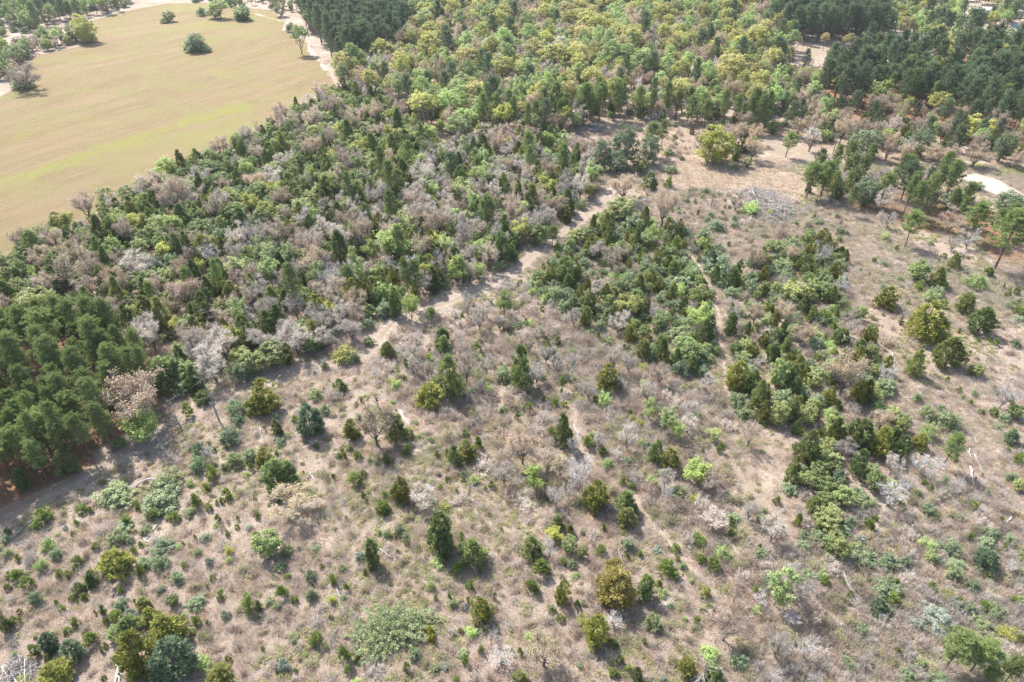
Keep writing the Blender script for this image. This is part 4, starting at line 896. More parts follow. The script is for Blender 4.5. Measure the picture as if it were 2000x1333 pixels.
# top left wood and the hedge in the pasture
stand([(-150, 60), (-150, -25), (300, -25), (230, 25), (190, 32), (140, 45), (60, 66), (0, 72)], 1800, {'Wf': (.3, (8, 12)), 'W': (.15, (8, 10)), 'Pd': (.28, (9, 13)), 'G': (.17, (4, 6)), 'Y': (.1, (2.5, 4))}, .55, avoid_field=False)
stand([(-100, 110), (0, 96), (60, 88), (130, 78), (175, 74), (180, 80), (120, 94), (60, 108), (48, 130), (14, 160), (-100, 180)], 700, {'G': (.4, (4, 6.5)), 'Wf': (.2, (6, 9)), 'Y': (.2, (2.5, 4)), 'B': (.1, (5, 7)), 'L': (.1, (5, 7))}, .5, avoid_field=False)
stand([(375, 6), (480, 22), (498, 12), (560, 30), (600, 10), (600, -25), (380, -25)], 260, {'G': (.5, (4, 6)), 'Wf': (.3, (7, 10)), 'Y': (.2, (2, 4))}, .8, avoid_field=False)
# green shrubland right of the track, and the thicket beyond the footpath
stand([(1100, 460), (1190, 410), (1310, 440), (1420, 500), (1396, 620), (1410, 715), (1330, 735), (1200, 650), (1030, 575)], 2600, {'Y': (.34, (1.6, 3.1)), 'C': (.07, (3, 5)), 'Co': (.05, (2.5, 4.5)), 'G': (.15, (2.2, 4)), 'c': (.13, (1.2, 2.2)), 'b': (.09, (1.3, 2.2)), 'bt': (.06, (1.3, 2)), 'l': (.09, (1.3, 2)), 'Bg': (.04, (4, 6)), 'Ys': (.03, (1.4, 2))}, .57)
stand([(1420, 540), (1560, 460), (1650, 510), (1650, 610), (1730, 660), (1730, 770), (1800, 860), (1710, 960), (1600, 930), (1480, 780), (1425, 720)], 2400, {'Y': (.28, (1.6, 3.0)), 'C': (.09, (3, 5.5)), 'Co': (.07, (3, 5)), 'b': (.14, (1.3, 2.4)), 'bg': (.10, (1.3, 2.4)), 'G': (.14, (2.4, 4.2)), 'c': (.10, (1, 2)), 'l': (.06, (1.2, 2)), 'D': (.02, (3, 5)), 'O': (.04, (4, 6))}, .60)
stand([(1560, 900), (1640, 930), (1700, 1000), (1680, 1090), (1620, 1110), (1580, 1020), (1520, 960)], 260, {'G': (.35, (2.2, 3.6)), 'Y': (.3, (1.5, 2.5)), 'C': (.12, (3, 4.5)), 'bg': (.23, (1.3, 2.2))}, .6)
# bare brush of the middle slope
stand([(760, 660), (900, 605), (1020, 550), (1180, 650), (1300, 740), (1430, 770), (1420, 850), (1500, 970), (1620, 1010), (1660, 1333), (1450, 1333), (1300, 1020), (1000, 980), (850, 830), (720, 740)], 5200, {'b': (.36, (.9, 2.4)), 'bg': (.32, (.9, 2.4)), 'bt': (.14, (.9, 2.0)), 'Bg': (.09, (3.5, 5.5)), 'B': (.03, (3.5, 6)), 'c': (.03, (.9, 1.8)), 'l': (.03, (1, 1.8)), 'Y': (.03, (1, 1.8))}, .5, tall=True)
stand([(1480, 1000), (1700, 980), (1850, 930), (2080, 1050), (2080, 1420), (1480, 1420)], 3600, {'b': (.30, (.7, 1.9)), 'bg': (.36, (.7, 1.9)), 'bt': (.14, (.9, 1.7)), 'Y': (.10, (1, 1.8)), 'Ys': (.03, (.9, 1.5)), 'c': (.04, (.7, 1.4)), 'D': (.02, (2.5, 4))}, .54)
# open ground with saplings
stand([(-80, 1050), (100, 960), (330, 870), (480, 790), (700, 740), (850, 840), (1000, 980), (1300, 1030), (1460, 1340), (1460, 1420), (-120, 1420)], 2600, {'c': (.17, (.5, 1.4)), 'Y': (.08, (.7, 1.4)), 'b': (.23, (.6, 1.3)), 'bg': (.22, (.6, 1.3)), 'bt': (.22, (.5, 1.1)), 'l': (.06, (.5, 1.0)), 'Ys': (.02, (.6, 1))}, .78)
stand([(1640, 500), (1800, 470), (1920, 500), (2080, 560), (2080, 1060), (1870, 930), (1800, 800), (1740, 700)], 1000, {'b': (.3, (.6, 1.3)), 'bg': (.3, (.6, 1.3)), 'Y': (.12, (.7, 1.5)), 'c': (.16, (.6, 1.5)), 'bt': (.12, (.6, 1.2))}, 1.0)
stand([(1180, 400), (1290, 370), (1430, 375), (1600, 395), (1660, 440), (1640, 500), (1560, 460), (1420, 500), (1310, 440)], 900, {'b': (.3, (.9, 1.8)), 'bg': (.3, (.9, 1.8)), 'bt': (.16, (.8, 1.6)), 'Y': (.12, (1, 2)), 'c': (.08, (.8, 1.6)), 'l': (.04, (1, 1.6))}, .75)
stand([(1120, 275), (1200, 240), (1340, 240), (1430, 290), (1300, 320), (1230, 335), (1170, 330)], 350, {'b': (.4, (.8, 1.6)), 'bg': (.4, (.8, 1.6)), 'bt': (.1, (.8, 1.4)), 'Y': (.1, (.9, 1.6))}, .9)
stand([(-60, 1010), (100, 930), (200, 905), (330, 850), (480, 770), (600, 730), (740, 700), (700, 740), (480, 800), (330, 880), (100, 975), (-60, 1060)], 300, {'b': (.5, (.5, 1.0)), 'bt': (.5, (.5, .9))}, 1.1)

# ------------------------------------------------------------------ labels: what it looks like and what it stands by
LAND = [(c, x, y, l) for c, x, y, W, h, l in PL if l]
def lm(word):
    for c, x, y, l in LAND:
        if word in l:
            return x, y
MARKS = [('very large pale', 'beside the huge pale mound', 8.5), ('golden brown round', 'beside the golden cedar', 6.5), ('olive gold cedar', 'around the big dark cedar clump', 8), ('bleached bent log', 'around the bleached bent log', 9), ('flanked by two', 'around the brown oak', 8),
         ('yellow budding oak', 'near the yellow budding oak', 8), ('big dark cedar standing', 'near the big dark cedar', 7), ('lone blue green', 'near the lone conical cedar', 6.5), ('dark forked trunk beside', 'near the forked dead tree', 8), ('above bleached fallen', 'near the bleached fallen logs', 11),
         ('leaning dark trunk', 'near the leaning dead tree', 8), ('pressed against dark cedars', 'beside the cedars along the footpath', 9), ('grey brown oak with dark', 'around the grey brown oak', 8), ('bleached dead tree with few', 'near the thick limbed dead tree', 10), ('larger one of a touching', 'around the round pine pair', 8),
         ('sparse pale yellow', 'around the sparse pale tree', 8), ('bare crooked oak', 'around the bare crooked oak', 9), ('dense blue green mound shrub beside', 'beside the mound at the footpath', 9), ('beside a dark stump', 'around the dark stump on dry ground', 10), ('vivid lime', 'around the vivid lime green tree', 8),
         ('large soft lime', 'near the large lime tree', 10), ('flat spreading yellow', 'near the flat spreading tree', 8), ('column shaped', 'near the tall column shaped cedar', 8), ('golden budding oak with dark', 'near the golden budding oak', 9), ('olive cedar with a bleached', 'near the twiggy olive cedar', 7),
         ('bright yellow tree among', 'around the bright yellow tree', 9), ('twisted limbs', 'around the grey oak with twisted limbs', 8), ('evergreen cluster', 'in the clearing evergreen cluster', 9), ('small round lime', 'near the small lime tree', 7), ('pair trunked', 'near the pair trunked pine', 10)]
MARKS = [(*lm(k), s, d) for k, s, d in MARKS if lm(k)]
ZONES = [(gpoly(p), s) for p, s in [
 ([(-150, 640), (130, 580), (335, 700), (340, 770), (235, 860), (160, 930), (0, 1010), (-160, 1070)], 'in the pine stand beside the track'),
 ([(570, 30), (640, -40), (800, -40), (800, 65), (785, 135), (655, 155), (600, 90)], 'in the pasture corner pine stand'),
 ([(1590, 120), (2140, 100), (2140, 290), (1900, 266), (1800, 220), (1690, 228), (1590, 210)], 'in the pines by the yard'),
 ([(1490, 60), (1490, -40), (1720, -40), (1715, 80), (1545, 92)], 'in the pines behind brown field'),
 ([(1710, -40), (2140, -40), (2140, 118), (1720, 100)], 'among the houses and lawns'),
 ([(-300, 80), (-300, -40), (330, -40), (230, 30), (60, 75)], 'in the wood across the pasture'),
 ([(640, 140), (770, 135), (800, 60), (790, -40), (1510, -40), (1560, 110), (1500, 262), (1330, 240), (1180, 230), (1090, 275), (900, 300), (760, 220), (660, 190)], 'in the wood behind the clearing'),
 ([(1440, 160), (1600, 150), (2140, 280), (2140, 330), (1880, 330), (1560, 300), (1420, 260)], 'in the wood around the yard'),
 ([(1560, 335), (2140, 400), (2140, 560), (1960, 520), (1660, 420)], 'edging the dry open slope'),
 ([(160, 590), (350, 540), (520, 470), (700, 390), (860, 300), (1000, 270), (1190, 320), (1190, 400), (1090, 460), (980, 540), (860, 600), (760, 630), (650, 700), (540, 745), (420, 785), (330, 780)], 'between the track and pasture'),
 ([(-140, 560), (0, 515), (130, 450), (290, 365), (450, 288), (560, 222), (660, 172), (860, 300), (700, 390), (520, 470), (350, 540), (160, 600), (-120, 660)], 'in the thicket bordering the pasture'),
 ([(1090, 470), (1190, 400), (1310, 435), (1430, 500), (1420, 740), (1330, 745), (1200, 660), (1020, 580)], 'between track and footpath'),
 ([(1410, 540), (1560, 450), (1660, 510), (1660, 610), (1740, 660), (1740, 770), (1820, 860), (1710, 970), (1600, 940), (1480, 800), (1415, 740)], 'between footpath and dry slope'),
 ([(1100, 400), (1290, 340), (1430, 360), (1620, 390), (1680, 440), (1640, 510), (1560, 460), (1420, 500), (1310, 440)], 'around the large grey brush pile'),
 ([(1100, 280), (1200, 230), (1340, 230), (1450, 280), (1300, 340), (1180, 345)], 'in the brushy clearing'),
 ([(1640, 490), (1800, 460), (2140, 540), (2140, 1060), (1870, 940), (1740, 700)], 'on the dry open slope'),
 ([(740, 660), (900, 600), (1020, 545), (1180, 640), (1300, 740), (1430, 770), (1420, 850), (1500, 970), (1500, 1010), (1300, 1040), (1000, 990), (850, 840), (710, 745)], 'in the bare brush'),
 ([(1480, 980), (1850, 920), (2140, 1040), (2140, 1500), (1440, 1500)], 'in low grey brush')]]
def place_of(x, y):
    if (pin(FIELD, x, y)):
        return 'standing in the tan pasture'
    for mx, my, s, d in MARKS:
        if math.hypot(x - mx, y - my) < d:
            return s
    if (pd(TRACK, x, y)) < 6.5:
        return 'beside the sandy dirt track'
    if (pd(FIELD, x, y, True)) < 7:
        return 'on the pasture edge'
    for p, s in ZONES:
        if (pin(p, x, y)):
            return s
    return 'among the scattered saplings'
SHORT = {'pine_tree': 'a pine', 'cedar_tree': 'a cedar', 'cedar_sapling': 'a sapling', 'evergreen_shrub': 'an evergreen shrub', 'broadleaf_evergreen': 'a glossy tree', 'leafy_tree': 'a lime tree', 'pale_green_tree': 'a pale tree', 'leafy_shrub': 'a leafy shrub',
         'bare_tree': 'a bare tree', 'budding_oak': 'a budding oak', 'dead_tree': 'a dead tree', 'olive_crowned_tree': 'an olive tree', 'bare_shrub': 'a bare shrub'}
def base_label(code, x, y, h):
    h0 = K[code][4]; nm = K[code][6]
    a, b, w = (.5, .95, ('low', 'mid sized', 'large')) if nm in ('evergreen_shrub', 'leafy_shrub', 'bare_shrub', 'cedar_sapling') else (.72, 1.12, ('small', 'mid sized', 'tall'))
    return f'{w[0] + " " if h < a * h0 else (w[2] + " " if h > b * h0 else "")}{K[code][8]} {place_of(x, y)}'
def nearest(p):
    a, b = int(p[1] // 8), int(p[2] // 8)
    best, who = 1e9, None
    for i in (-1, 0, 1):
        for j in (-1, 0, 1):
            for q in PGRID.get((a + i, b + j), ()):
                d = (q[1] - p[1]) ** 2 + (q[2] - p[2]) ** 2
                if q is not p and d < best:
                    best, who = d, q
    return None if who is None else SHORT[K[who[0]][6]]
PGRID = {}
for p in PL:
    PGRID.setdefault((int(p[1] // 8), int(p[2] // 8)), []).append(p)

# ------------------------------------------------------------------ build the kinds, then the individuals
PROTO = {}
def proto(code):
    if code in PROTO:
        return PROTO[code]
    fn, kw, nv = K[code][:3]
    out = []
    for i in range(nv):
        parts = fn(np.random.default_rng(1000 + 37 * i + sum(map(ord, code)) * 101), **kw)
        d = {'mb': parts}
        for p, mb in parts.items():
            if p != 'all':
                d[p] = mb.mesh(f'{K[code][6]}_{p}')
        out.append(d)
    PROTO[code] = out
    return out
def whole(code, i):
    d = proto(code)[i]
    if 'all' not in d:
        if 'all' in d['mb']:
            d['all'] = d['mb']['all'].mesh(K[code][6])
        else:
            m = MB()
            for p in d['mb'].values():
                m.merge(p)
            d['all'] = m.mesh(K[code][6])
    return d['all']
def plant(code, x, y, W, h, label, auto=None):
    W0, h0 = K[code][3:5]
    vi = random.randrange(K[code][2]); d = proto(code)[vi]
    s = W / W0; sz = h / h0
    z = float(terrain(x, y))
    tree = 'crown' in d['mb']
    ob = bpy.data.objects.new(K[code][6], None if tree else whole(code, vi))
    COL.objects.link(ob)
    ob.location = (x, y, z); ob.rotation_euler = (0, 0, .3 if code == 'Yp' else random.uniform(0, 6.28)); ob.scale = (s, s, sz)
    if tree:
        ob.empty_display_size = .3
        for p in ('trunk', 'crown'):
            c = bpy.data.objects.new(p, d[p]); COL.objects.link(c); c.parent = ob
    if label:
        ob['label'] = label
    else:
        ob['label'] = ob['group'] = auto
    ob['category'] = K[code][7]

def stuff(name, label, cat, items):
    """past the count: one object, points that carry a plant each"""
    srcs, key = [], {}
    coll = bpy.data.collections.new(name + '_sources')
    V, R, S, I = [], [], [], []
    for code, vi, x, y, s, sz, z in items:
        k = (code, vi)
        if k not in key:
            key[k] = len(srcs)
            so = bpy.data.objects.new(f'{len(srcs):03d}_{code}_{vi}', whole(code, vi) if code in K else EXTRA[code][vi])
            coll.objects.link(so); srcs.append(so)
        V.append((x, y, z)); R.append((0, 0, random.uniform(0, 6.28))); S.append((s, s, sz)); I.append(key[k])
    me = bpy.data.meshes.new(name)
    me.vertices.add(len(V)); me.vertices.foreach_set('co', np.array(V, float).ravel())
    for nm, ty, fld, arr in (('rot', 'FLOAT_VECTOR', 'vector', R), ('scl', 'FLOAT_VECTOR', 'vector', S), ('idx', 'INT', 'value', I)):
        a = me.attributes.new(nm, ty, 'POINT'); a.data.foreach_set(fld, np.array(arr).ravel())
    ob = bpy.data.objects.new(name, me); COL.objects.link(ob)
    ng = bpy.data.node_groups.new(name, 'GeometryNodeTree')
    ng.interface.new_socket('Geometry', in_out='INPUT', socket_type='NodeSocketGeometry')
    ng.interface.new_socket('Geometry', in_out='OUTPUT', socket_type='NodeSocketGeometry')
    gi, go = ng.nodes.new('NodeGroupInput'), ng.nodes.new('NodeGroupOutput')
    ci = ng.nodes.new('GeometryNodeCollectionInfo'); ci.inputs['Collection'].default_value = coll
    ci.inputs['Separate Children'].default_value = True; ci.inputs['Reset Children'].default_value = True
    ip = ng.nodes.new('GeometryNodeInstanceOnPoints'); ip.inputs['Pick Instance'].default_value = True
    L = ng.links.new
    L(gi.outputs[0], ip.inputs['Points']); L(ci.outputs[0], ip.inputs['Instance'])
    for nm, ty, so in (('rot', 'FLOAT_VECTOR', 'Rotation'), ('scl', 'FLOAT_VECTOR', 'Scale'), ('idx', 'INT', 'Instance Index')):
        na = ng.nodes.new('GeometryNodeInputNamedAttribute'); na.data_type = ty; na.inputs['Name'].default_value = nm
        L(na.outputs['Attribute'], ip.inputs[so])
    L(ip.outputs[0], go.inputs[0])
    md = ob.modifiers.new('spread', 'NODES'); md.node_group = ng
    ob['kind'] = 'stuff'; ob['label'] = label; ob['category'] = cat

BYNAME = {}
for p in PL:
    BYNAME.setdefault(K[p[0]][6], []).append(p)
LIM = 290
STUFFLAB = {'pine_tree': 'distant mass of dark pines in the far stands', 'cedar_tree': 'further cedars lost in the mixed wood', 'evergreen_shrub': 'further evergreen undergrowth filling the thickets', 'broadleaf_evergreen': 'glossy green undergrowth massed in the thicket',
            'bare_tree': 'further leafless twiggy trees massed in the wood', 'bare_shrub': 'leafless brown and grey brush covering the slope', 'olive_crowned_tree': 'distant olive yellow canopy of the closed wood', 'budding_oak': 'distant pinkish brown canopy of the closed wood',
            'pale_green_tree': 'distant pale green canopy of the closed wood', 'cedar_sapling': 'tiny cedar saplings dotted over the open ground', 'leafy_shrub': 'pale leafy undergrowth', 'leafy_tree': 'far trees in fresh leaf', 'dead_tree': 'further bleached dead trees'}
def onview(x, y, h):
    d = y * cos(PITCH) + (CAM_H - h / 2) * sin(PITCH)
    return abs(x) / d < .78 and y < 470
for nm, lst in BYNAME.items():
    def size(p):
        d2 = p[1] ** 2 + p[2] ** 2 + CAM_H ** 2
        return (1e6 if p[5] else 0) + p[3] * p[4] / d2 * (1 if onview(p[1], p[2], p[4]) else .01)
    lst.sort(key=size, reverse=True)
    auto = [None if p[5] else base_label(p[0], p[1], p[2], p[4]) for p in lst[:LIM]]
    cnt = {a: auto.count(a) for a in set(auto)}
    for p, a in zip(lst[:LIM], auto):
        if a and cnt[a] > 4:
            q = nearest(p)
            a = f'{a}, {"nearest " + q if q else "standing apart"}'
        plant(*p, a)
    rest = lst[LIM:]
    if rest:
        items = []
        for code, x, y, W, h, l in rest:
            items.append((code, random.randrange(K[code][2]), x, y, W / K[code][3], h / K[code][4], float(terrain(x, y))))
        stuff({'pine_tree': 'pine_mass', 'cedar_tree': 'cedar_mass', 'bare_tree': 'bare_woodland', 'bare_shrub': 'brushwood', 'evergreen_shrub': 'evergreen_undergrowth'}.get(nm, nm + '_mass'), STUFFLAB[nm], 'brush' if 'shrub' in nm else 'woodland', items)
print('PLANTS', {k: len(v) for k, v in BYNAME.items()})

# ------------------------------------------------------------------ low growth nobody could count
EXTRA = {'dry': [tuft(np.random.default_rng(50 + i), 'grass_dry', .45, .7, 30, .035)['all'].mesh('dry_tuft') for i in range(5)],
         'stick': [tuft(np.random.default_rng(80 + i), ['twigs_brown', 'twigs_grey'][i % 2], .8, .9, 44, .028)['all'].mesh('stick_tuft') for i in range(6)],
         'weed': [weed(np.random.default_rng(90 + i))['all'].mesh('weed_patch') for i in range(4)]}
def low(name, label, cat, code, n, srange, keep, dmax=190, within=None):
    items = []
    y = np.sqrt(RG.uniform(30 ** 2, dmax ** 2, n))
    x = RG.uniform(-1, 1, n) * (y * .72 + 45) * 1.02
    nz = vnoise(x, y, 17, 31 + len(name)) * .45 + vnoise(x, y, 6, 21 + len(name)) * .33 + vnoise(x, y, 2.3, 5 + len(name)) * .22
    ok = RG.uniform(0, 1, n) < np.clip((nz - keep - .08) * 5, 0.05, 1)
    ok &= ~inside(FIELD, x, y) & (seg_dist(TRACK, x, y) > 1.9) & (seg_dist(FPATH2, x, y) > .5) & (seg_dist(FPATH, x, y) > .4) & (seg_dist(SPATH, x, y) > .3)
    for q in SANDS:
        ok &= ~inside(q, x, y)
    ok &= ~inside(YARD, x, y) & (~inside(CLEARING, x, y) | (code == 'dry'))
    ok &= ~inside(LITTER[0], x, y) | (RG.uniform(0, 1, n) < .15)
    if within is not None:
        ok &= np.any([inside(q, x, y) for q in within], axis=0)
    z = terrain(x, y)
    for a, b, c in zip(x[ok], y[ok], z[ok]):
        s = random.uniform(*srange)
        items.append((code, random.randrange(len(EXTRA[code])), a, b, s, s * random.uniform(.7, 1.2), c))
    stuff(name, label, cat, items)
low('dry_grass', 'dry straw coloured grass over the open ground', 'grass', 'dry', 130000, (.5, 1.4), .20, 230)
low('dry_brush', 'knee high leafless brush over the open ground', 'brush', 'stick', 120000, (.4, 1.5), .28)
low('tall_brush', 'tangled waist high grey brush over the middle slope', 'brush', 'stick', 100000, (.8, 2.1), .36, 190,
    [gpoly(q) for q in ([(740, 660), (900, 605), (1020, 550), (1180, 650), (1300, 740), (1430, 770), (1420, 850), (1500, 970), (1620, 1010), (1900, 960), (2100, 1060), (2100, 1450), (1500, 1450), (1300, 1060), (1000, 990), (850, 840), (720, 745)],)])
low('green_weeds', 'patches of low green weeds over the dry ground', 'weeds', 'weed', 110000, (.35, 1.15), .36)

# ------------------------------------------------------------------ fallen logs and snags
def add_obj(name, mb, label, cat, group=None, loc=None):
    ob = bpy.data.objects.new(name, mb.mesh(name)); COL.objects.link(ob)
    if loc is not None:
        ob.location = loc
    ob['label'] = label; ob['category'] = cat
    if group:
        ob['group'] = group
    return ob
def log(p0, p1, r, label, mat='bark_white', group=None, arch=0.0, stubs=3):
    rr = np.random.default_rng(int(p0[0] * 7 + p0[1]))
    a = np.array(ground(*p0)); b = np.array(ground(*p1))
    o = np.array([a[0], a[1], float(terrain(a[0], a[1]))])
    A = np.array([0, 0, r * .75]); B = np.array([b[0] - a[0], b[1] - a[1], float(terrain(b[0], b[1])) - o[2] + r * .5])
    pts = wobble(rr, A, B, 8, .07)
    pts[:, 2] = np.linspace(A[2], B[2], 8) + arch * np.sin(np.linspace(0, pi, 8))
    mb = MB()
    tube(mb, pts, np.linspace(r, r * .45, 8), 7, mat)
    d = nrm(B - A)
    for i in range(stubs):
        k = rr.integers(2, 7); s = nrm(d * .5 + rdirs(rr, 1)[0] * np.array([1, 1, .5]) + UP * .5)
        L = rr.uniform(.5, 1.6)
        tube(mb, [pts[k], pts[k] + s * L * .5, pts[k] + s * L], [r * .4, r * .28, r * .1], 4, mat)
    add_obj('fallen_log', mb, label, 'log', group, o)
def tp(ox, oy, x, y):
    return (ox + x / Z, oy + y / Z)
G1 = 'bleached logs lying on the dry slope'
log(tp(1500, 660, 1525, 690), tp(1500, 660, 1600, 805), .13, 'bleached thin log along the faint path on the dry slope')
log(tp(1500, 660, 1545, 990), tp(1500, 660, 1590, 1185), .17, 'bleached straight log, longest of those below the round crowned pine')
log(tp(1500, 660, 1540, 850), tp(1500, 660, 1552, 925), .15, 'short bleached log end to end with the longest one')
log(tp(1500, 660, 1580, 900), tp(1500, 660, 1640, 1030), .15, 'slanting bleached log parallel to the longest one')
log(tp(1500, 660, 1055, 760), tp(1500, 660, 1020, 850), .13, 'pale log leaning into cedars near the pale dead tree')
log(tp(1500, 660, 950, 120), tp(1500, 660, 945, 205), .14, 'white broken log upright in shrubs near a dark cedar')
log(tp(1500, 993, 572, 490), tp(1500, 993, 690, 770), .2, 'long white log, thicker of two lying together in grey brush')
log(tp(1500, 993, 600, 510), tp(1500, 993, 708, 765), .13, 'long white log, thinner of two lying together in grey brush')
log(tp(1500, 993, 685, 775), tp(1500, 993, 686, 865), .09, 'thin pale branch at the end of the two white logs')
log(tp(1500, 993, 980, 902), tp(1500, 993, 1265, 895), .1, 'thin straight pale branch lying in low grey brush')
log(tp(1500, 993, 1860, 70), tp(1500, 993, 1785, 180), .15, 'white log on open ground near a grey dead thicket')
log(tp(1500, 993, 1780, 478), tp(1500, 993, 1990, 448), .12, 'pale branchy log beside a dark blue green cedar')
log(tp(1500, 993, 890, 478), tp(1500, 993, 1005, 490), .1, 'dark short log among grey green shrubs', 'bark_oak')
log(tp(500, 660, 30, 690), tp(500, 660, 66, 832), .12, 'white straight log between two cedars near the track')
log(tp(500, 660, 418, 1030), tp(500, 660, 462, 1112), .13, 'short white log on open tan ground')
log(tp(500, 993, 615, 610), tp(500, 993, 702, 890), .1, 'long thin curved pale log left of the pale mound shrub'.replace('left of', 'beside'))
log(tp(500, 993, 485, 750), tp(500, 993, 455, 930), .1, 'thin pale forked log next to a round sapling')
log(tp(500, 993, 930, 310), tp(500, 993, 1075, 402), .14, 'pale branchy log resting against a dark cedar')
log(tp(500, 660, 1490, 1300), tp(500, 660, 1650, 1255), .13, 'dark branchy fallen limb behind the big dark cedar', 'bark_oak', None, .2, 6)
log(tp(1000, 993, 815, 308), tp(1000, 993, 832, 395), .12, 'short white log beside a blue green shrub')
log(tp(1000, 993, 1000, 345), tp(1000, 993, 958, 470), .12, 'grey log behind the golden brown cedar', 'bark_grey')
log(tp(0, 993, 70, 255), tp(0, 993, 255, 88), .17, 'long brown log on the bank beside the sandy track', 'bark_grey')
log(tp(0, 993, 1205, 130), tp(0, 993, 1120, 238), .13, 'white log meeting another at a corner by a mound shrub')
log(tp(0, 993, 1098, 235), tp(0, 993, 1175, 292), .11, 'thin white log ending under a mound shrub')
log(tp(0, 993, 148, 1130), tp(0, 993, 182, 1290), .14, 'white log in a tangle of grey branches', 'bark_white', None, .1, 7)
log(tp(0, 993, 22, 1215), tp(0, 993, 75, 1350), .14, 'white broken log near the tangle of grey branches', 'bark_white', None, .1, 5)
log(tp(0, 993, 900, 1208), tp(0, 993, 915, 1340), .2, 'thick white log at the foot of the cedar clump', 'bark_white', None, .1, 4)
log(tp(0, 660, 1045, 1140), tp(0, 660, 1305, 1135), .14, 'bleached bent log arching across the mound shrubs', 'bark_white', None, 1.5, 1)
log(tp(1000, 330, 1180, 480), tp(1000, 330, 1330, 440), .12, 'dark dead limb fallen under the bare crooked oak', 'bark_grey', None, .4, 8)
log(tp(1000, 330, 1330, 190), tp(1000, 330, 1360, 230), .14, 'short white log near the large grey brush pile')
log(tp(1000, 330, 1120, 1190), tp(1000, 330, 1165, 1130), .16, 'grey broken log among blue green shrubs', 'bark_grey')
log(tp(1500, 330, 1700, 1200), tp(1500, 330, 1850, 1290), .12, 'thin pale log running over bare dry ground')
log(tp(1000, 660, 475, 670), tp(1000, 660, 520, 790), .14, 'pale log beside the narrow sandy trail')

def snag(ox, oy, bx, by, ty, label, mat='bark_grey', r=.16):
    rr = np.random.default_rng(int(bx + by))
    px, py = tp(ox, oy, bx, by)
    x, y, t = ground(px, py)
    th = math.atan2(CAM_H, math.hypot(x, y))
    h = (by - ty) / Z * t / FPX / cos(th) * .92
    h = min(max(h, 2.0), 11.0)
    mb, br = MB(), MB()
    pts = wobble(rr, np.array([0, 0, -.25]), np.array([rr.normal() * .3, rr.normal() * .3, h]), 7, .06)
    tube(mb, pts, np.linspace(r, .05, 7), 7, mat)
    for i in range(11):
        k = rr.integers(2, 7); az = rr.uniform(0, 6.28); L = rr.uniform(.5, 2.0)
        d = np.array([cos(az), sin(az), rr.uniform(.1, .9)]); e = pts[k] + d * L
        tube(br, [pts[k], pts[k] + d * L * .5 + rdirs(rr, 1)[0] * .1, e], [.05, .03, .012], 4, mat)
        b = pts[k] + (e - pts[k]) * rr.uniform(.3, 1, (6, 1))
        slivers(br, rr, b, b + nrm(d + rdirs(rr, 6)) * rr.uniform(.3, .9, (6, 1)), np.full(6, .045), 'twigs_grey', rr.uniform(0, 1, 6))
    ob = bpy.data.objects.new('dead_tree', None); COL.objects.link(ob); ob.location = (x, y, float(terrain(x, y)))
    ob['label'] = label; ob['category'] = 'dead tree'
    for nm, m in (('trunk', mb), ('branches', br)):
        c = bpy.data.objects.new(nm, m.mesh('snag_' + nm)); COL.objects.link(c); c.parent = ob
snag(0, 660, 1680, 640, 130, 'tall slender leafless snag standing on the sandy track verge')
snag(0, 660, 1250, 880, 700, 'thin dead pole in grey brush beside the sandy track', r=.09)
snag(0, 660, 1350, 620, 470, 'thin bare pole beside the spreading oak', r=.09)
snag(0, 660, 1390, 690, 560, 'short dead stem at the sandy track by the spreading oak', r=.08)
snag(1500, 330, 1010, 1195, 1080, 'dark charred stump on dry ground beside the broad olive cedar', 'bark_oak', .22)
snag(1500, 330, 1500, 900, 760, 'thin grey snag behind pale green shrubs on the dry slope', r=.1)
snag(1000, 330, 1520, 295, 150, 'dark leaning snag near the large grey brush pile', 'bark_oak', .14)
snag(1000, 330, 505, 240, 150, 'white broken snag beside dark cedars at the track', 'bark_white', .16)
snag(1000, 993, 1450, 1320, 1150, 'stout grey broken snag between two cedars', 'bark_grey', .22)
snag(1500, 993, 1085, 168, 70, 'short dark snag leaning beside the dead grey tree', 'bark_oak', .14)
snag(500, 660, 940, 540, 440, 'grey snag standing behind the brown dead leaved oak', 'bark_oak', .14)
snag(500, 660, 1628, 1235, 1130, 'thin dark stem in pinkish brush', 'bark_oak', .07)
snag(1000, 660, 460, 350, 150, 'thin dark pole rising from pinkish brush by the tall cedar', 'bark_grey', .08)

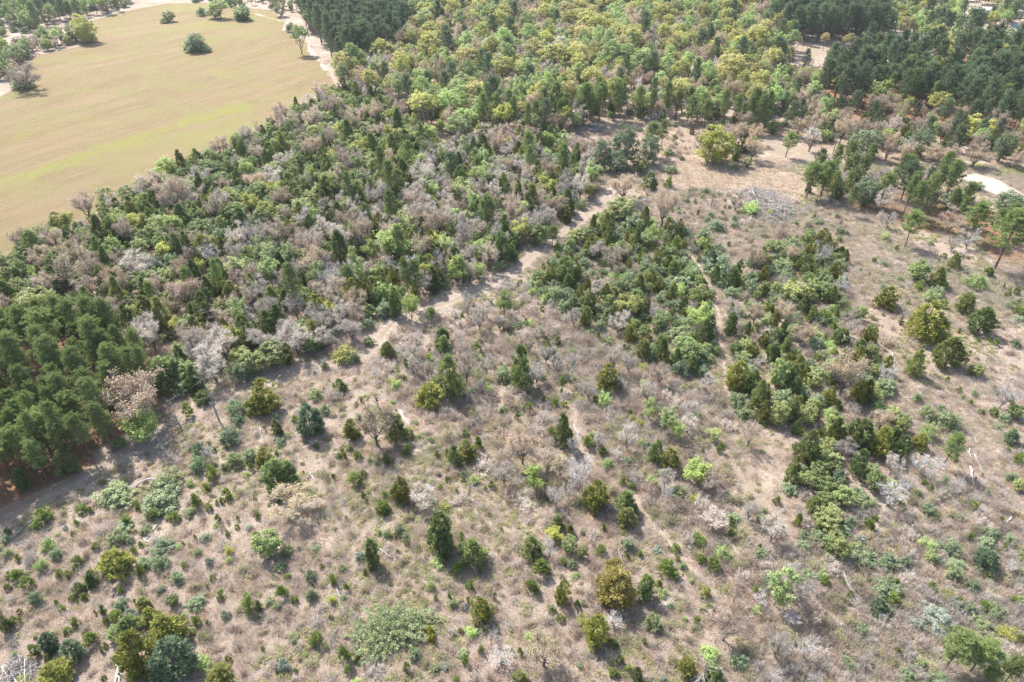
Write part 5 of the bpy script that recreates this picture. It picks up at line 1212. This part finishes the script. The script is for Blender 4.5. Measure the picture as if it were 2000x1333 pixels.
# ------------------------------------------------------------------ brush piles
def pile(px_poly, label, n, seed, top=1.6, lr=.16):
    rr = np.random.default_rng(seed)
    poly = gpoly(px_poly); c = poly.mean(0); lo, hi = poly.min(0), poly.max(0)
    ob = bpy.data.objects.new('brush_pile', None); COL.objects.link(ob)
    z0 = float(terrain(*c)); ob.location = (c[0], c[1], z0)
    ob['label'] = label; ob['category'] = 'brush pile'; ob['group'] = 'brush piles of cleared wood'
    del ob['group']
    mb = MB(); k = 0; span = (hi - lo).max() / 2
    while k < n:
        x, y = rr.uniform(lo[0], hi[0]), rr.uniform(lo[1], hi[1])
        if not bool(inside(poly, x, y)):
            continue
        e = min(1., float(seg_dist(poly, x, y, True)) / (span * .4))
        hgt = top * e * (.5 + vnoise(x, y, 2.5, 2)) * rr.uniform(.1, 1)
        d = nrm(rdirs(rr, 1)[0] * np.array([1, 1, .45])); L = rr.uniform(.6, 2.6); r = rr.uniform(.02, .07)
        p = np.array([x - c[0], y - c[1], max(hgt, .08) + float(terrain(x, y)) - z0])
        a, b = p - d * L / 2, p + d * L / 2
        fl = float(terrain(x, y)) - z0 + .03
        a[2], b[2] = max(a[2], fl), max(b[2], fl)
        tube(mb, [a, (a + b) / 2 + rdirs(rr, 1)[0] * .08, b], [r, r * .8, r * .3], 4, ('bark_white', 'bark_white', 'bark_grey', 'bark_oak')[rr.integers(0, 4)])
        if k % 2 == 0:
            s = p + rr.normal(size=(7, 3)) * .25
            slivers(mb, rr, s, s + nrm(rdirs(rr, 7) + UP * .2) * rr.uniform(.4, 1.1, (7, 1)), np.full(7, .04), 'twigs_grey', rr.uniform(0, 1, 7))
        k += 1
    ch = bpy.data.objects.new('sticks', mb.mesh('pile_sticks')); COL.objects.link(ch); ch.parent = ob; ch['kind'] = 'stuff'
    for i in range(9):
        x, y = c + rr.uniform(-.38, .38, 2) * (hi - lo)
        d = nrm(rdirs(rr, 1)[0] * np.array([1, 1, .12])); L = rr.uniform(2, 4)
        m = MB(); p = np.array([x - c[0], y - c[1], rr.uniform(.4, top * .8)])
        tube(m, [p - d * L / 2, p + rdirs(rr, 1)[0] * .1, p + d * L / 2], [lr, lr * .8, lr * .45], 6, 'bark_white' if i % 3 == 0 else 'bark_grey')
        cc = bpy.data.objects.new('log', m.mesh('pile_log')); COL.objects.link(cc); cc.parent = ob
pile([(1438, 372), (1470, 366), (1530, 385), (1560, 410), (1555, 435), (1520, 445), (1485, 432), (1455, 400)], 'large grey pile of cleared brush and logs on the open slope', 1300, 3, 2.0)
pile([(1240, 225), (1280, 208), (1310, 215), (1318, 226), (1290, 236), (1255, 236)], 'grey pile of brush at the back of the clearing', 500, 4, 1.8)
pile([(1145, 250), (1160, 244), (1185, 252), (1180, 260), (1155, 260)], 'small grey brush heap beside pines in the clearing', 200, 5, 1.2)
pile([(5, 1320), (20, 1285), (60, 1290), (75, 1320), (60, 1333), (20, 1340)], 'tangle of grey dead branches around white logs', 110, 6, .6, .06)

# ------------------------------------------------------------------ houses, shed and post at the far end
def box(mb, x0, x1, y0, y1, z0, z1, mat):
    v = [(x, y, z) for z in (z0, z1) for y in (y0, y1) for x in (x0, x1)]
    mb.add(v, [(0, 2, 3, 1), (4, 5, 7, 6), (0, 1, 5, 4), (2, 6, 7, 3), (0, 4, 6, 2), (1, 3, 7, 5)], mat)
def house(px, py, w, d, h, rz, roofmat, label, name='house', wins=3):
    x, y, t = ground(px, py)
    ob = bpy.data.objects.new(name, None); COL.objects.link(ob)
    ob.location = (x, y, float(terrain(x, y))); ob.rotation_euler = (0, 0, rz)
    ob['label'] = label; ob['category'] = name.replace('_', ' ')
    def part(nm, mb, par=None):
        c = bpy.data.objects.new(nm, mb.mesh(nm)); COL.objects.link(c); c.parent = par or ob
        return c
    m = MB(); rise = d * .22
    box(m, -w / 2, w / 2, -d / 2, d / 2, -.3, h, 'white_wall')
    for s in (-1, 1):
        m.add([(s * (w / 2 - .003), -d / 2, h), (s * (w / 2 - .003), d / 2, h), (s * (w / 2 - .003), 0, h + rise)], [(0, 1, 2)], 'white_wall')
    part('wall', m)
    m = MB(); o = .4
    for s in (-1, 1):
        e = -.03 * 1
        v = [(-w / 2 - o, 0, h + rise + .05), (w / 2 + o, 0, h + rise + .05), (w / 2 + o, s * (d / 2 + o), h - o * .44 + .05), (-w / 2 - o, s * (d / 2 + o), h - o * .44 + .05)]
        v += [(a, b, c + .12) for a, b, c in v]
        m.add(v, [(0, 1, 2, 3), (4, 5, 6, 7), (0, 1, 5, 4), (2, 3, 7, 6), (1, 2, 6, 5), (0, 3, 7, 4)], roofmat)
    part('roof', m)
    for i in range(wins):
        cx = -w / 2 + w * (i + .5) / (wins + 1)
        f = MB(); box(f, cx - .6, cx + .6, -d / 2 - .06, -d / 2 + .02, 1.0, 2.1, 'white_roof'); fo = part('window', f)
        g = MB(); box(g, cx - .5, cx + .5, -d / 2 - .075, -d / 2 - .04, 1.08, 2.02, 'window_glass'); part('pane', g, fo)
    f = MB(); cx = w / 2 - w / (2 * (wins + 1)); box(f, cx - .5, cx + .5, -d / 2 - .05, -d / 2 + .02, 0, 2.1, 'door_paint'); part('door', f)
house(1912, 33, 11, 7, 2.8, .25, 'white_roof', 'white roofed house beside a pale concrete drive')
house(1997, 66, 12, 7, 2.7, -.5, 'grey_roof', 'white house with grey roof beside a green lawn')
house(1981, 35, 6, 4.5, 2.6, .4, 'white_roof', 'small white outbuilding between pine trees', 'shed', 1)
house(1416, 172, 4.2, 2.6, 2.0, .5, 'white_roof', 'small white roofed shed half hidden among bare trees', 'shed', 1)
x, y, t = ground(1626, 302)
m = MB(); tube(m, [(0, 0, -.4), (.02, 0, 3), (0, .03, 6.5)], [.13, .12, .10], 8, 'post_wood')
ob = bpy.data.objects.new('wooden_pole', None); COL.objects.link(ob); ob.location = (x, y, float(terrain(x, y)))
ob['label'] = 'weathered wooden pole with short crossarm in the sandy yard'; ob['category'] = 'pole'
c = bpy.data.objects.new('post', m.mesh('post')); COL.objects.link(c); c.parent = ob
m = MB(); box(m, -.7, .7, -.16, -.104, 5.9, 6.05, 'post_wood')
c = bpy.data.objects.new('crossarm', m.mesh('crossarm')); COL.objects.link(c); c.parent = ob

# ------------------------------------------------------------------ haze
HAZE = .0001
hm, nt = new_mat('haze_air')
pv = N(nt, 'ShaderNodeVolumePrincipled')
pv.inputs['Color'].default_value = (.86, .91, 1.0, 1); pv.inputs['Density'].default_value = HAZE; pv.inputs['Anisotropy'].default_value = .3
o = N(nt, 'ShaderNodeOutputMaterial'); nt.links.new(pv.outputs[0], o.inputs['Volume'])
MATS['haze_air'] = hm
m = MB(); box(m, -7000, 7000, -200, 7500, -4, 84, 'haze_air')
ob = bpy.data.objects.new('haze', m.mesh('haze')); COL.objects.link(ob); ob['kind'] = 'stuff'; ob['label'] = 'thin pale summer haze in the air'; ob['category'] = 'haze'
